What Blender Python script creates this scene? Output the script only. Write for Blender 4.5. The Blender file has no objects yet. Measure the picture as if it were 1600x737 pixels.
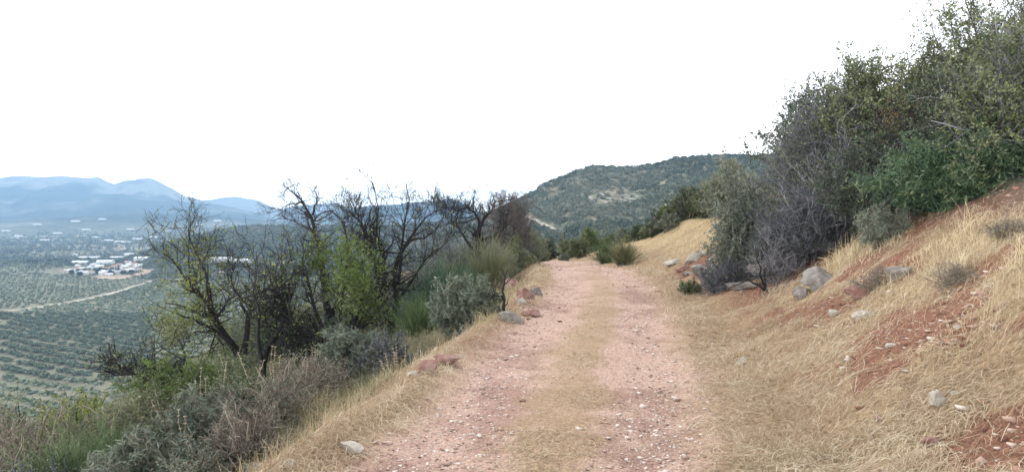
import bpy, math, random
import numpy as np
rng = np.random.default_rng(11)
random.seed(11)
R = math.radians
sc = bpy.context.scene
C = sc.collection

# ------------------------------------------------------------------ camera
FPX, CX0, CY0, HORIZON, EYE = 1101.0, 800.0, 368.5, 335.0, 1.65
PITCH = math.atan((CY0 - HORIZON) / FPX)
cam = bpy.data.cameras.new('camera'); cam_o = bpy.data.objects.new('camera', cam); C.objects.link(cam_o)
cam.sensor_width = 36; cam.lens = 36 * FPX / 1600
cam.clip_start = 0.05; cam.clip_end = 60000
cam_o.location = (0, 0, EYE); cam_o.rotation_euler = (math.pi / 2 - PITCH, 0, 0)
sc.camera = cam_o
sc.render.resolution_x = 1024; sc.render.resolution_y = 471

# ------------------------------------------------------------------ light
SUN_EL, SUN_AZ = 48, -22            # azimuth from +Y, negative = left
w = bpy.data.worlds.new('World'); sc.world = w; w.use_nodes = True
nt = w.node_tree; nt.nodes.clear()
sky = nt.nodes.new('ShaderNodeTexSky'); sky.sky_type = 'NISHITA'; sky.sun_disc = False
sky.sun_elevation = R(SUN_EL); sky.sun_rotation = R(SUN_AZ)
sky.air_density = 1.0; sky.dust_density = 6.0; sky.ozone_density = 1.0
hsv = nt.nodes.new('ShaderNodeHueSaturation'); hsv.inputs['Saturation'].default_value = 0.35
cloud = nt.nodes.new('ShaderNodeMix'); cloud.data_type = 'RGBA'   # veil of high bright cloud over the clear sky
cloud.inputs[0].default_value = 0.6
cloud.inputs[7].default_value = (15.5, 16.2, 17.2, 1)
geo = nt.nodes.new('ShaderNodeTexCoord'); sx = nt.nodes.new('ShaderNodeSeparateXYZ'); nt.links.new(geo.outputs['Generated'], sx.inputs[0])
veil = nt.nodes.new('ShaderNodeValToRGB'); vz = nt.nodes.new('ShaderNodeMath'); vz.operation = 'MULTIPLY_ADD'; vz.inputs[1].default_value = .5; vz.inputs[2].default_value = .5; nt.links.new(sx.outputs['Z'], vz.inputs[0]); nt.links.new(vz.outputs[0], veil.inputs[0]); ve = veil.color_ramp.elements   # the overcast is brightest low down
ve[0].position = .5; ve[0].color = (1.0, .98, .95, 1); ve[1].position = .75; ve[1].color = (.15, .158, .17, 1); vm = ve.new(.60); vm.color = (.30, .305, .315, 1)
vs = nt.nodes.new('ShaderNodeVectorMath'); vs.operation = 'SCALE'; vs.inputs['Scale'].default_value = 100; nt.links.new(veil.outputs[0], vs.inputs[0]); nt.links.new(vs.outputs[0], cloud.inputs[7])
bg = nt.nodes.new('ShaderNodeBackground'); bg.inputs[1].default_value = 0.105
out = nt.nodes.new('ShaderNodeOutputWorld')
nt.links.new(sky.outputs[0], hsv.inputs['Color']); nt.links.new(hsv.outputs[0], cloud.inputs[6])
nt.links.new(cloud.outputs[2], bg.inputs[0]); nt.links.new(bg.outputs[0], out.inputs[0])
sun = bpy.data.lights.new('sun', 'SUN'); sun.energy = 1.7; sun.angle = R(10); sun.color = (1, .94, .84)
sun_o = bpy.data.objects.new('sun', sun); C.objects.link(sun_o)
sun_o.rotation_euler = (R(90 - SUN_EL), 0, R(180 - SUN_AZ))
sc.view_settings.view_transform = 'Standard'; sc.view_settings.look = 'None'
sc.view_settings.gamma = 1; sc.view_settings.exposure = 0.22
sc.render.engine = 'CYCLES'
sc.cycles.use_denoising = True
sc.cycles.max_bounces = 5; sc.cycles.diffuse_bounces = 3; sc.cycles.glossy_bounces = 1
sc.cycles.transmission_bounces = 1; sc.cycles.volume_bounces = 0

# ------------------------------------------------------------------ numeric helpers
def _hash(ix, iy, seed):
    n = (ix.astype(np.int64) * 374761393 + iy.astype(np.int64) * 668265263 + seed * 1442695041) & 0x7fffffff
    n = ((n ^ (n >> 13)) * 1274126177) & 0x7fffffff
    return ((n ^ (n >> 16)) & 0xffffff) / float(0xffffff)
def vnoise(x, y, seed=0):
    ix = np.floor(x); iy = np.floor(y); fx = x - ix; fy = y - iy
    fx = fx * fx * (3 - 2 * fx); fy = fy * fy * (3 - 2 * fy)
    a = _hash(ix, iy, seed); b = _hash(ix + 1, iy, seed); c = _hash(ix, iy + 1, seed); d = _hash(ix + 1, iy + 1, seed)
    return (a * (1 - fx) + b * fx) * (1 - fy) + (c * (1 - fx) + d * fx) * fy
def fbm(x, y, octv=4, seed=0, gain=.5):
    x = np.asarray(x, float); y = np.asarray(y, float)
    s = 0; a = 1; t = 0
    for i in range(octv):
        s = s + a * vnoise(x * 2 ** i + 17.3 * i, y * 2 ** i - 9.1 * i, seed + i); t += a; a *= gain
    return s / t * 2 - 1
def sstep(a, b, x):
    t = np.clip((x - a) / (b - a), 0, 1); return t * t * (3 - 2 * t)
def smin(a, b, k):
    h = np.clip(.5 + .5 * (b - a) / k, 0, 1); return b * (1 - h) + a * h - k * h * (1 - h)
def smax(a, b, k): return -smin(-a, -b, k)
def nrm(v): return v / np.maximum(np.linalg.norm(v, axis=-1, keepdims=True), 1e-9)

def ray(px, py):
    rx = (px - CX0) / FPX; ry = -(py - CY0) / FPX
    return np.array([rx, math.cos(PITCH) + ry * math.sin(PITCH), -math.sin(PITCH) + ry * math.cos(PITCH)])
def at(px, py, Y):
    d = ray(px, py); t = Y / d[1]
    return np.array([0, 0, EYE]) + d * t
def proj(P):
    P = np.asarray(P, float); d = P - np.array([0, 0, EYE])
    zc = d[..., 1] * math.cos(PITCH) - d[..., 2] * math.sin(PITCH)
    yc = d[..., 1] * math.sin(PITCH) + d[..., 2] * math.cos(PITCH)
    zc = np.where(np.abs(zc) < 1e-6, 1e-6, zc)
    return CX0 + FPX * d[..., 0] / zc, CY0 - FPX * yc / zc

# ------------------------------------------------------------------ the lie of the land
_yy = np.arange(-40, 400, .25)
_c = np.interp(_yy, [-40, 0, 4.5, 6.9, 11, 15.8, 20, 25, 30, 36, 44, 60, 90, 400],
               [-4.5, -.55, .18, .62, 1.35, 2.12, 2.4, 2.35, 2.05, 1.3, -.9, -9, -24, -220])
_c = np.convolve(np.pad(_c, 8, mode='edge'), np.ones(17) / 17, 'valid')
def cxf(y): return np.interp(y, _yy, _c)
def kbank(y): return np.interp(y, [0, 8.5, 11, 14, 20, 26, 30, 34, 40, 50], [1, 1, .8, .8, 1.1, .78, .62, .48, .30, .15])
LAYERS = [  # (name, distance, depth of the range, outline of the crest as seen: px, py)
    ('far', 8000, 1300, [(-700, 300), (-300, 283), (-100, 276), (0, 279), (70, 277), (120, 277), (155, 280), (178, 292), (196, 284), (215, 281), (240, 282), (262, 293), (290, 309), (330, 317), (400, 334), (440, 352), (3000, 352)]),
    ('pale', 10000, 1000, [(-700, 352), (200, 345), (300, 315), (340, 311), (372, 309), (405, 315), (430, 327), (470, 322), (520, 318), (560, 330), (700, 350), (3000, 352)]),
    ('blue', 6200, 800, [(-700, 356), (380, 356), (450, 342), (520, 332), (575, 323), (640, 318), (680, 316), (702, 311), (722, 316), (740, 328), (775, 338), (850, 345), (1000, 350), (3000, 350)]),
    ('foothill', 6800, 1100, [(-700, 326), (-100, 330), (20, 329), (60, 318), (118, 314), (142, 306), (190, 305), (235, 311), (300, 316), (360, 324), (410, 337), (440, 350), (3000, 356)]),
    ('low', 4600, 500, [(-700, 345), (0, 345), (150, 338), (240, 334), (330, 338), (400, 343), (520, 352), (3000, 360)]),
    ('spur', 1500, 330, [(-700, 420), (190, 412), (235, 391), (290, 372), (345, 359), (392, 353), (440, 353), (500, 357), (560, 352), (620, 354), (700, 347), (760, 340), (830, 345), (900, 380), (3000, 380)]),
    ('hill', 850, 330, [(-700, 480), (540, 480), (620, 420), (690, 362), (740, 343), (770, 331), (800, 318), (822, 308), (850, 290), (880, 278), (902, 268), (932, 261), (965, 264), (1000, 262), (1030, 257), (1052, 250), (1080, 248), (1120, 246), (1200, 246), (1400, 200), (1700, 120), (3000, 100)]),
]
def near_h(x, y):
    s = x - cxf(y)
    k = kbank(y)
    q = np.maximum(s - 1.35 + .3 * sstep(18, 28, y), 0)
    up = .10 * np.minimum(q, .6) + k * (.5 * np.clip(q - .6, 0, 1.1) + .74 * np.clip(q - 1.7, 0, 2.0) + .30 * np.clip(q - 3.7, 0, 6) + .1 * np.clip(q - 9.7, 0, 60))
    p = np.maximum(-s - 1.72, 0)
    dn = .62 * np.minimum(p, .75) + .29 * np.clip(p - .75, 0, 9) + .5 * np.clip(p - 9.75, 0, 400)
    z = up - dn
    side = sstep(1.2, 2.2, np.abs(s))
    near = 1 - sstep(60, 120, np.hypot(x, y))
    z = z + side * (.10 * fbm(x * .9, y * .9, 3, 3) + .05 * fbm(x * 3.1, y * 3.1, 3, 7)) * near
    z = z + side * near * .30 * fbm(x * .28, y * .28, 2, 31) * sstep(2.2, 5, np.abs(s))
    rut = np.exp(-((s + .86) / .33) ** 2) + np.exp(-((s - .80) / .28) ** 2)
    z = z - .035 * rut + .02 * np.exp(-((s) / .3) ** 2) + .05 * np.exp(-((s + 1.52) / .18) ** 2)
    z = z + (.012 * fbm(x * 6, y * 6, 3, 9) + .02 * fbm(x * 1.3, y * 1.3, 2, 5)) * near
    # the far end of the track dips away
    z = z - .0019 * np.clip(y - 16.5, 0, 60) ** 2
    return z
def H(x, y):
    x = np.asarray(x, float); y = np.asarray(y, float)
    r = np.hypot(x, y)
    tanx = x / np.maximum(y, .15 * r + 1e-6)
    px = CX0 + FPX * tanx
    cosa = 1 / np.sqrt(1 + np.clip(tanx, -3, 3) ** 2)
    zn = near_h(x, y)
    base = np.interp(px, [-3000, 560, 680, 800, 900, 1100, 1500, 4000], [-100, -100, -62, -26, -22, -10, 10, 30])
    base = base + (fbm(x / 260, y / 260, 3, 21) * 4) * sstep(300, 700, r)
    z = zn + (base - zn) * sstep(math.log(58), math.log(330), np.log(np.maximum(r, 1)))
    for i, (nm, D, W, pts) in enumerate(LAYERS):
        m = np.abs(r - D) < W * 3.2
        if not np.any(m): continue
        pp = np.array(pts, float)
        rr = r[m] if r.ndim else r
        xx = x[m] if r.ndim else x; yy = y[m] if r.ndim else y; ppx = px[m] if r.ndim else px; cc = cosa[m] if r.ndim else cosa
        py = np.interp(ppx, pp[:, 0], pp[:, 1])
        crest = EYE + (HORIZON - py) / FPX * D * cc
        b = base[m] if r.ndim else base
        wob = 1 + .16 * fbm(ppx / 46, rr * 0 + i * 7.7, 3, 40 + i)
        d = (rr - D) / (W * wob)
        shape = np.exp(-np.abs(d) ** 1.7 * 1.1)
        hgt = np.maximum(crest - b, 0)
        zz = b + hgt * shape * (1 + .16 * (1 - shape) * fbm(xx / (W * .35), yy / (W * .35), 4, 60 + i)) + hgt * .022 * fbm(xx / (W * .05), yy / (W * .05), 3, 70 + i) + hgt * .34 * (D > 4000) * (.35 + .65 * (1 - shape)) * (.45 - np.abs(fbm(xx / (W * .26) + 3, yy / (W * .4), 4, 90 + i))) * sstep(.02, .3, shape)
        rq = r[m] if r.ndim else r
        zz = zz - 400 * (1 - sstep(110, 270, rq))
        if r.ndim: z[m] = smax(z[m], zz, 3.0)
        else: z = smax(z, zz, 3.0)
    return z
def hz(x, y): return float(H(np.array([float(x)]), np.array([float(y)]))[0])
def hit(px, py, y0=2.5, y1=60):
    ys = np.geomspace(y0, y1, 600); d = ray(px, py)
    xs = d[0] / d[1] * ys; zs = EYE + d[2] / d[1] * ys
    g = H(xs, ys); k = np.argmax(zs < g)
    if not (zs < g).any(): k = len(ys) - 1
    return np.array([xs[k], ys[k], g[k]])
def stand(px, Y):
    x = (px - CX0) / FPX * Y
    return np.array([x, Y, hz(x, Y)])

# ------------------------------------------------------------------ mesh helpers
def mesh_np(name, V, F, mat, parent=None, attrs=None, smooth=False, colors=None):
    V = np.ascontiguousarray(V, np.float32); F = np.ascontiguousarray(F, np.int32)
    me = bpy.data.meshes.new(name); k = F.shape[1]
    me.vertices.add(len(V)); me.vertices.foreach_set('co', V.ravel())
    me.loops.add(F.size); me.loops.foreach_set('vertex_index', F.ravel())
    me.polygons.add(len(F)); me.polygons.foreach_set('loop_start', np.arange(0, F.size, k, dtype=np.int32))
    me.polygons.foreach_set('loop_total', np.full(len(F), k, np.int32))
    if smooth: me.polygons.foreach_set('use_smooth', np.ones(len(F), bool))
    if attrs is not None:
        a = me.attributes.new('tint', 'FLOAT', 'POINT'); a.data.foreach_set('value', np.ascontiguousarray(attrs, np.float32))
    if colors is not None:
        a = me.attributes.new('Col', 'FLOAT_COLOR', 'POINT'); a.data.foreach_set('color', np.ascontiguousarray(colors, np.float32).ravel())
    me.update(calc_edges=True)
    me.materials.append(mat)
    o = bpy.data.objects.new(name, me); C.objects.link(o)
    if parent is not None: o.parent = parent
    return o
def tag(o, label=None, cat=None, group=None, kind=None):
    for k, v in (('label', label), ('category', cat), ('group', group), ('kind', kind)):
        if v: o[k] = v
    return o
def empty(name, loc, label, cat, group=None, rz=0):
    o = bpy.data.objects.new(name, None); C.objects.link(o); o.location = tuple(float(v) for v in loc); o.rotation_euler[2] = rz
    o.empty_display_size = .1
    return tag(o, label, cat, group)
def copy_tree(o, parent=None):
    c = o.copy(); C.objects.link(c)
    if parent is not None: c.parent = parent
    for ch in list(o.children): copy_tree(ch, c)
    return c

def tubes(P, Rd, sides=4):
    K, n, _ = P.shape
    T = np.empty_like(P); T[:, 1:-1] = P[:, 2:] - P[:, :-2]; T[:, 0] = P[:, 1] - P[:, 0]; T[:, -1] = P[:, -1] - P[:, -2]
    T = nrm(T)
    a = rng.normal(size=(K, 1, 3)); u = nrm(a - (a * T).sum(-1, keepdims=True) * T); v = np.cross(T, u)
    ang = np.arange(sides) * 2 * math.pi / sides
    ring = (P[:, :, None, :] + Rd[:, :, None, None] * (np.cos(ang)[None, None, :, None] * u[:, :, None, :] + np.sin(ang)[None, None, :, None] * v[:, :, None, :]))
    V = ring.reshape(-1, 3)
    base = (np.arange(K) * n * sides)[:, None, None]; i = np.arange(n - 1)[None, :, None] * sides; j = np.arange(sides)[None, None, :]
    j2 = (j + 1) % sides
    F = np.stack([base + i + j, base + i + j2, base + i + sides + j2, base + i + sides + j], -1).reshape(-1, 4)
    return V, F, np.repeat(rng.random(K), n * sides)
def ribbons(P, Wd, up=None):
    K, n, _ = P.shape
    T = nrm(np.gradient(P, axis=1)); a = rng.normal(size=(K, 1, 3)) if up is None else up
    u = nrm(np.cross(T, a)) * Wd[:, :, None] * .5
    V = np.stack([P - u, P + u], 2).reshape(-1, 3)
    base = (np.arange(K) * n * 2)[:, None]; i = np.arange(n - 1)[None, :] * 2
    F = np.stack([base + i, base + i + 1, base + i + 3, base + i + 2], -1).reshape(-1, 4)
    return V, F, np.repeat(rng.random(K), n * 2)
def cat(parts):
    V = []; F = []; A = []; o = 0
    for v, f, a in parts:
        V.append(v); F.append(f + o); A.append(a); o += len(v)
    return np.concatenate(V), np.concatenate(F), np.concatenate(A)
def lerp_poly(P, t, idx):
    n = P.shape[1]; q = np.clip(t * (n - 1), 0, n - 1.0001); i = q.astype(int); f = (q - i)[:, None]
    return P[idx, i] * (1 - f) + P[idx, i + 1] * f, i, (q - i)
def grow(P, Rd, num, lmin, lmax, spread=.8, up=.15, jit=.25, n=5, rs=.6, tmin=.15, rtip=.3, rmin=.0012, bias=1.0):
    """children springing off the given branches"""
    L = np.linalg.norm(np.diff(P, axis=1), axis=-1).sum(1); pr = L / L.sum()
    idx = rng.choice(len(P), num, p=pr); t = tmin + (1 - tmin) * rng.random(num) ** bias
    p0, i, f = lerp_poly(P, t, idx); r0 = (Rd[idx, i] * (1 - f) + Rd[idx, i + 1] * f) * rs
    T = nrm(P[idx, i + 1] - P[idx, i])
    d = nrm(T * (1 - spread * .5) + spread * nrm(rng.normal(size=(num, 3))) + np.array([0, 0, up]))
    ln = (lmin + (lmax - lmin) * rng.random(num)) * (1 - .45 * t)
    Q = np.empty((num, n, 3)); Q[:, 0] = p0
    for k in range(1, n):
        d = nrm(d + jit * rng.normal(size=(num, 3)) + np.array([0, 0, up * .5]))
        Q[:, k] = Q[:, k - 1] + d * (ln / (n - 1))[:, None]
    rr = np.maximum(r0, rmin)[:, None] * np.linspace(1, rtip, n)[None]
    return Q, np.maximum(rr, rmin * .6)
def leaf_quads(P, num, size, off=.03, tmin=.2, droop=0., elong=2.2, idx=None):
    if idx is None: idx = rng.integers(0, len(P), num)
    num = len(idx)
    p, i, f = lerp_poly(P, tmin + (1 - tmin) * rng.random(num), idx)
    p = p + rng.normal(size=(num, 3)) * off
    d = nrm(rng.normal(size=(num, 3)) + np.array([0, 0, -droop])); a = nrm(np.cross(d, rng.normal(size=(num, 3))))
    s = size * (.6 + .8 * rng.random(num))[:, None]
    L = d * s * .5 * elong ** .5; W = a * s * .5 / elong ** .5
    V = np.stack([p - L, p + W, p + L, p - W], 1).reshape(-1, 3)
    F = np.arange(num * 4).reshape(-1, 4)
    cl = fbm(p[:, 0] * 1.7 + p[:, 2] * 1.3, p[:, 1] * 1.7 - p[:, 2], 2, 88) * .5
    return V, F, np.repeat(np.clip(rng.random(num) * .6 + .2 + cl * .9, 0, 1), 4)

# ------------------------------------------------------------------ materials
def mat_tint(name, cols, rough=.75, noise=0, scale=8, spec=.25, transl=0, bump=0):
    m = bpy.data.materials.new(name); m.use_nodes = True; t = m.node_tree; b = t.nodes['Principled BSDF']
    b.inputs['Roughness'].default_value = rough; b.inputs['Specular IOR Level'].default_value = spec
    at_ = t.nodes.new('ShaderNodeAttribute'); at_.attribute_name = 'tint'
    fac = at_.outputs['Fac']
    if noise:
        tc = t.nodes.new('ShaderNodeTexCoord'); nz = t.nodes.new('ShaderNodeTexNoise'); nz.inputs['Scale'].default_value = scale; nz.inputs['Detail'].default_value = 4
        t.links.new(tc.outputs['Object'], nz.inputs['Vector'])
        ma = t.nodes.new('ShaderNodeMath'); ma.operation = 'SUBTRACT'; t.links.new(nz.outputs['Fac'], ma.inputs[0]); ma.inputs[1].default_value = .5
        mb = t.nodes.new('ShaderNodeMath'); mb.operation = 'MULTIPLY_ADD'; t.links.new(ma.outputs[0], mb.inputs[0]); mb.inputs[1].default_value = noise; t.links.new(fac, mb.inputs[2])
        fac = mb.outputs[0]
        if bump:
            bn = t.nodes.new('ShaderNodeBump'); bn.inputs['Strength'].default_value = bump; bn.inputs['Distance'].default_value = .02
            t.links.new(nz.outputs['Fac'], bn.inputs['Height']); t.links.new(bn.outputs[0], b.inputs['Normal'])
    cr = t.nodes.new('ShaderNodeValToRGB'); e = cr.color_ramp.elements
    while len(e) < len(cols): e.new(.5)
    for k, c in enumerate(cols): e[k].position = k / (len(cols) - 1); e[k].color = (*c, 1)
    t.links.new(fac, cr.inputs[0]); t.links.new(cr.outputs[0], b.inputs['Base Color'])
    if transl:
        tr = t.nodes.new('ShaderNodeBsdfTranslucent'); t.links.new(cr.outputs[0], tr.inputs[0])
        mx = t.nodes.new('ShaderNodeMixShader'); mx.inputs[0].default_value = transl
        t.links.new(b.outputs[0], mx.inputs[1]); t.links.new(tr.outputs[0], mx.inputs[2]); t.links.new(mx.outputs[0], t.nodes['Material Output'].inputs[0])
    return m
def mat_ground(name, scale, amount, bump, bdist, scale2=None, rough=.95):
    m = bpy.data.materials.new(name); m.use_nodes = True; t = m.node_tree; b = t.nodes['Principled BSDF']
    b.inputs['Roughness'].default_value = rough; b.inputs['Specular IOR Level'].default_value = .15
    vc = t.nodes.new('ShaderNodeAttribute'); vc.attribute_name = 'Col'
    tc = t.nodes.new('ShaderNodeTexCoord')
    nz = t.nodes.new('ShaderNodeTexNoise'); nz.inputs['Scale'].default_value = scale; nz.inputs['Detail'].default_value = 8; nz.inputs['Roughness'].default_value = .68
    t.links.new(tc.outputs['Object'], nz.inputs['Vector'])
    vo = t.nodes.new('ShaderNodeTexVoronoi'); vo.inputs['Scale'].default_value = scale2 or scale * 3; t.links.new(tc.outputs['Object'], vo.inputs['Vector'])
    mr = t.nodes.new('ShaderNodeMapRange'); mr.inputs[1].default_value = .25; mr.inputs[2].default_value = .75; mr.inputs[3].default_value = 1 - amount; mr.inputs[4].default_value = 1 + amount
    t.links.new(nz.outputs['Fac'], mr.inputs[0])
    sep = t.nodes.new('ShaderNodeSeparateColor'); t.links.new(vo.outputs['Color'], sep.inputs[0])
    mr2 = t.nodes.new('ShaderNodeMapRange'); mr2.inputs[3].default_value = 1 - amount * .6; mr2.inputs[4].default_value = 1 + amount * .6; t.links.new(sep.outputs[0], mr2.inputs[0])
    mu = t.nodes.new('ShaderNodeMath'); mu.operation = 'MULTIPLY'; t.links.new(mr.outputs[0], mu.inputs[0]); t.links.new(mr2.outputs[0], mu.inputs[1])
    mx = t.nodes.new('ShaderNodeVectorMath'); mx.operation = 'SCALE'; t.links.new(vc.outputs['Color'], mx.inputs[0]); t.links.new(mu.outputs[0], mx.inputs['Scale'])
    t.links.new(mx.outputs[0], b.inputs['Base Color'])
    ad = t.nodes.new('ShaderNodeMath'); ad.operation = 'MULTIPLY_ADD'; t.links.new(vo.outputs['Distance'], ad.inputs[0]); ad.inputs[1].default_value = -.6; t.links.new(nz.outputs['Fac'], ad.inputs[2])
    bn = t.nodes.new('ShaderNodeBump'); bn.inputs['Strength'].default_value = bump; bn.inputs['Distance'].default_value = bdist
    t.links.new(ad.outputs[0], bn.inputs['Height']); t.links.new(bn.outputs[0], b.inputs['Normal'])
    return m
def mat_plain(name, col, rough=.8, var=.15, scale=3):
    m = bpy.data.materials.new(name); m.use_nodes = True; t = m.node_tree; b = t.nodes['Principled BSDF']
    b.inputs['Roughness'].default_value = rough
    tc = t.nodes.new('ShaderNodeTexCoord'); nz = t.nodes.new('ShaderNodeTexNoise'); nz.inputs['Scale'].default_value = scale; nz.inputs['Detail'].default_value = 5
    t.links.new(tc.outputs['Object'], nz.inputs['Vector'])
    cr = t.nodes.new('ShaderNodeValToRGB'); e = cr.color_ramp.elements
    e[0].position = .3; e[1].position = .7
    e[0].color = (*[c * (1 - var) for c in col], 1); e[1].color = (*[min(c * (1 + var), 1) for c in col], 1)
    t.links.new(nz.outputs['Fac'], cr.inputs[0]); t.links.new(cr.outputs[0], b.inputs['Base Color'])
    return m
M_track = mat_ground('track_gravel', 24, .30, .9, .022, 60)
M_ground = mat_ground('bank_soil', 14, .38, 1.0, .05, 40)
M_valley = mat_ground('valley_soil', .03, .30, .5, 2.0, .12)
M_hill = mat_ground('hill_scrub_soil', .06, .35, .8, 2.0, .16)
M_mount = mat_ground('mountain_rock', .004, .35, .8, 30, .012)
M_bark = mat_tint('dark_bark', [(.014, .012, .012), (.036, .032, .031), (.085, .08, .08)], .9, .9, 14, bump=.6)
M_barkgrey = mat_tint('grey_bark', [(.06, .055, .06), (.14, .13, .14), (.26, .24, .25)], .9, .8, 14)
M_straw = mat_tint('dry_straw', [(.24, .16, .10), (.41, .30, .185), (.57, .45, .30), (.73, .64, .48)], .6, transl=.15)
M_grass = mat_tint('golden_grass', [(.32, .22, .12), (.54, .42, .23), (.74, .64, .42)], .6, transl=.2)
M_mowngrass = mat_tint('mown_grass', [(.22, .17, .10), (.36, .28, .17), (.48, .38, .24), (.62, .51, .34)], .6, transl=.15)

# ------------------------------------------------------------------ ground sheets (one continuous terrain)
NA, NR = 1060, 1180
tang = np.linspace(-78, 78, NA)
rad = np.concatenate([np.geomspace(.35, 3.0, 60, endpoint=False), np.geomspace(3.0, 11800, NR - 60)])
TH, RR = np.meshgrid(np.radians(tang), rad)       # rows = radius
GX = RR * np.sin(TH); GY = RR * np.cos(TH)
GZ = np.empty_like(GX)
for k in range(0, NR, 100): GZ[k:k + 100] = H(GX[k:k + 100], GY[k:k + 100])
S = GX - cxf(GY)
n1 = fbm(GX * 1.1, GY * 1.1, 4, 101); n2 = fbm(GX * 4.5, GY * 4.5, 3, 102); n3 = fbm(GX * .35, GY * .35, 3, 103)
def col(c): return np.array(c, float)
def mixc(a, b, m): return a * (1 - m[..., None]) + b * m[..., None]
pink = col((.48, .325, .255)); pink2 = col((.33, .205, .16)); strawc = col((.36, .25, .15)); tan = col((.45, .31, .20))
red = col((.25, .125, .08)); soil = col((.26, .165, .10)); greens = col((.09, .095, .05)); gold = col((.46, .34, .19)); greyb = col((.20, .16, .12))
COL = np.broadcast_to(pink, GX.shape + (3,)).copy()
COL = mixc(COL, np.broadcast_to(pink2, COL.shape), sstep(-.2, .6, n2 * .7 + .8 * n1 + .5 * n3))
centre = np.exp(-((S + .02 - .12 * n3) / .44) ** 2 * 1.2)
COL = mixc(COL, np.broadcast_to(strawc, COL.shape), np.clip(sstep(.3, .95, centre + .35 * n2 + .4 * n1), 0, 1) * (.75 - .35 * sstep(12, 20, GY)))
edgeR = sstep(.8, 1.65, S + .32 * n1 + .15 * n2 + .3 * sstep(17, 27, GY))
COL = mixc(COL, np.broadcast_to(strawc, COL.shape), edgeR)
redm = sstep(.02, .3, n1 * .8 + n3 * .75 + .25 * n2) * sstep(1.8, 2.6, S) * (1 - sstep(20, 30, GY))
# the two bare red patches of the bank
for (px, py, ax, ay) in [(1420, 522, .75, .6), (1270, 480, .5, 1.1), (1560, 310, .6, 1.2), (1580, 690, .5, .5), (1375, 585, .25, .3), (1110, 405, 1.2, 1.6)]:
    g = hit(px, py); redm = np.maximum(redm, sstep(.35, .75, np.exp(-((GX - g[0]) / ax) ** 2 - ((GY - g[1]) / ay) ** 2) + .3 * n2))
COL = mixc(COL, np.broadcast_to(red, COL.shape), redm)
COL = mixc(COL, np.broadcast_to(gold, COL.shape), sstep(2.4, 3.4, S) * sstep(15, 19, GY) * (1 - redm) * (1 - sstep(7, 9, S)))
COL = mixc(COL, np.broadcast_to(greyb, COL.shape), sstep(4.3, 5.2, S + .4 * n1) * (1 - sstep(14, 18, GY)))
COL = mixc(COL, np.broadcast_to(greens, COL.shape), sstep(7, 11, S))
vl = sstep(-1.2, -1.5, S + .15 * n1 - .25 * sstep(17, 27, GY))
COL = mixc(COL, mixc(np.broadcast_to(strawc, COL.shape), np.broadcast_to(red * 1.25, COL.shape), sstep(0, .5, n1 + n2 * .5)), vl)
COL = mixc(COL, np.broadcast_to(soil, COL.shape), sstep(-1.7, -2.1, S + .2 * n1))
COL = mixc(COL, np.broadcast_to(greens * 1.3, COL.shape), sstep(-2.3, -4, S + .8 * n1))
# beyond 58 m
far = sstep(58, 140, RR)
PXG = CX0 + FPX * GX / np.maximum(GY, .15 * RR)
scrub = mixc(np.broadcast_to(col((.075, .085, .055)), COL.shape), np.broadcast_to(col((.17, .15, .10)), COL.shape), sstep(-.1, .5, fbm(GX / 22, GY / 22, 4, 110)))
plain = np.broadcast_to(col((.19, .18, .125)), COL.shape)
FIELDS_ANG = [R(18), R(62), R(-28), R(40), R(5)]
def field_id(x, y):
    u = x * .0042 + .5 * fbm(x / 500, y / 500, 2, 120); v = y * .0034 + .5 * fbm(x / 480, y / 480, 2, 121)
    return np.floor(u).astype(int), np.floor(v).astype(int), np.minimum(np.abs(u - np.round(u)), np.abs(v - np.round(v)))
fi, fj, fe = field_id(GX, GY)
fh = _hash(fi, fj, 5)
fc = np.stack([.14 + .05 * fh, .14 + .045 * fh, .09 + .035 * fh], -1)
plain = mixc(plain, fc, np.full(fh.shape, .8))
plain = mixc(plain, np.broadcast_to(col((.40, .35, .26)), COL.shape), ((_hash(fi, fj, 9) > .9) * .5) * sstep(2000, 2600, RR))
plainm = sstep(700, 600, PXG)
plain = mixc(plain, scrub * .5, sstep(-94, -88, GZ) * (RR > 1050) * (RR < 2300) * (PXG > 150))
farcol = mixc(scrub, plain, plainm)
COL = mixc(COL, farcol, far)
def road_mask(pts, width):
    m = np.zeros(GX.shape)
    P = np.array(pts)
    for a, b in zip(P[:-1], P[1:]):
        d = b - a; t = np.clip(((GX - a[0]) * d[0] + (GY - a[1]) * d[1]) / (d @ d), 0, 1)
        m = np.maximum(m, 1 - sstep(width * .5, width, np.hypot(GX - a[0] - t * d[0], GY - a[1] - t * d[1])))
    return m
def vhit(px, py): return hit(px, py, 200, 12000)[:2]
ROADS = [[vhit(*p) for p in [(-60, 497), (0, 487), (60, 480), (110, 472), (150, 464), (185, 455), (212, 446), (240, 438)]],
         [vhit(*p) for p in [(240, 438), (290, 436), (350, 426), (420, 424), (520, 424)]],
         [vhit(*p) for p in [(300, 411), (345, 410), (400, 408), (470, 409)]]]
for q, wd in zip(ROADS, (5.5, 4.5, 12)):
    COL = mixc(COL, np.broadcast_to(col((.44, .38, .30)), COL.shape), road_mask(q, wd) * (RR > 200))
# bare field beside the village, a pale terraced slope beyond it
for (px, py, ax, ay, c) in [(195, 431, 50, 40, (.40, .30, .22)), (80, 388, 50, 200, (.36, .33, .26)), (30, 348, 130, 300, (.32, .30, .25)), (190, 378, 60, 60, (.4, .4, .36)), (345, 348, 120, 200, (.32, .32, .27))]:
    g = vhit(px, py); ax = ax * 1.0; mm = sstep(.4, .6, np.exp(-((GX - g[0]) / ax) ** 2 - ((GY - g[1]) / ay) ** 2) + .16 * fbm(GX / (ax * .5), GY / (ay * .4), 3, 130))
    COL = mixc(COL, np.broadcast_to(col(c), COL.shape), mm * (RR > 500))
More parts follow.
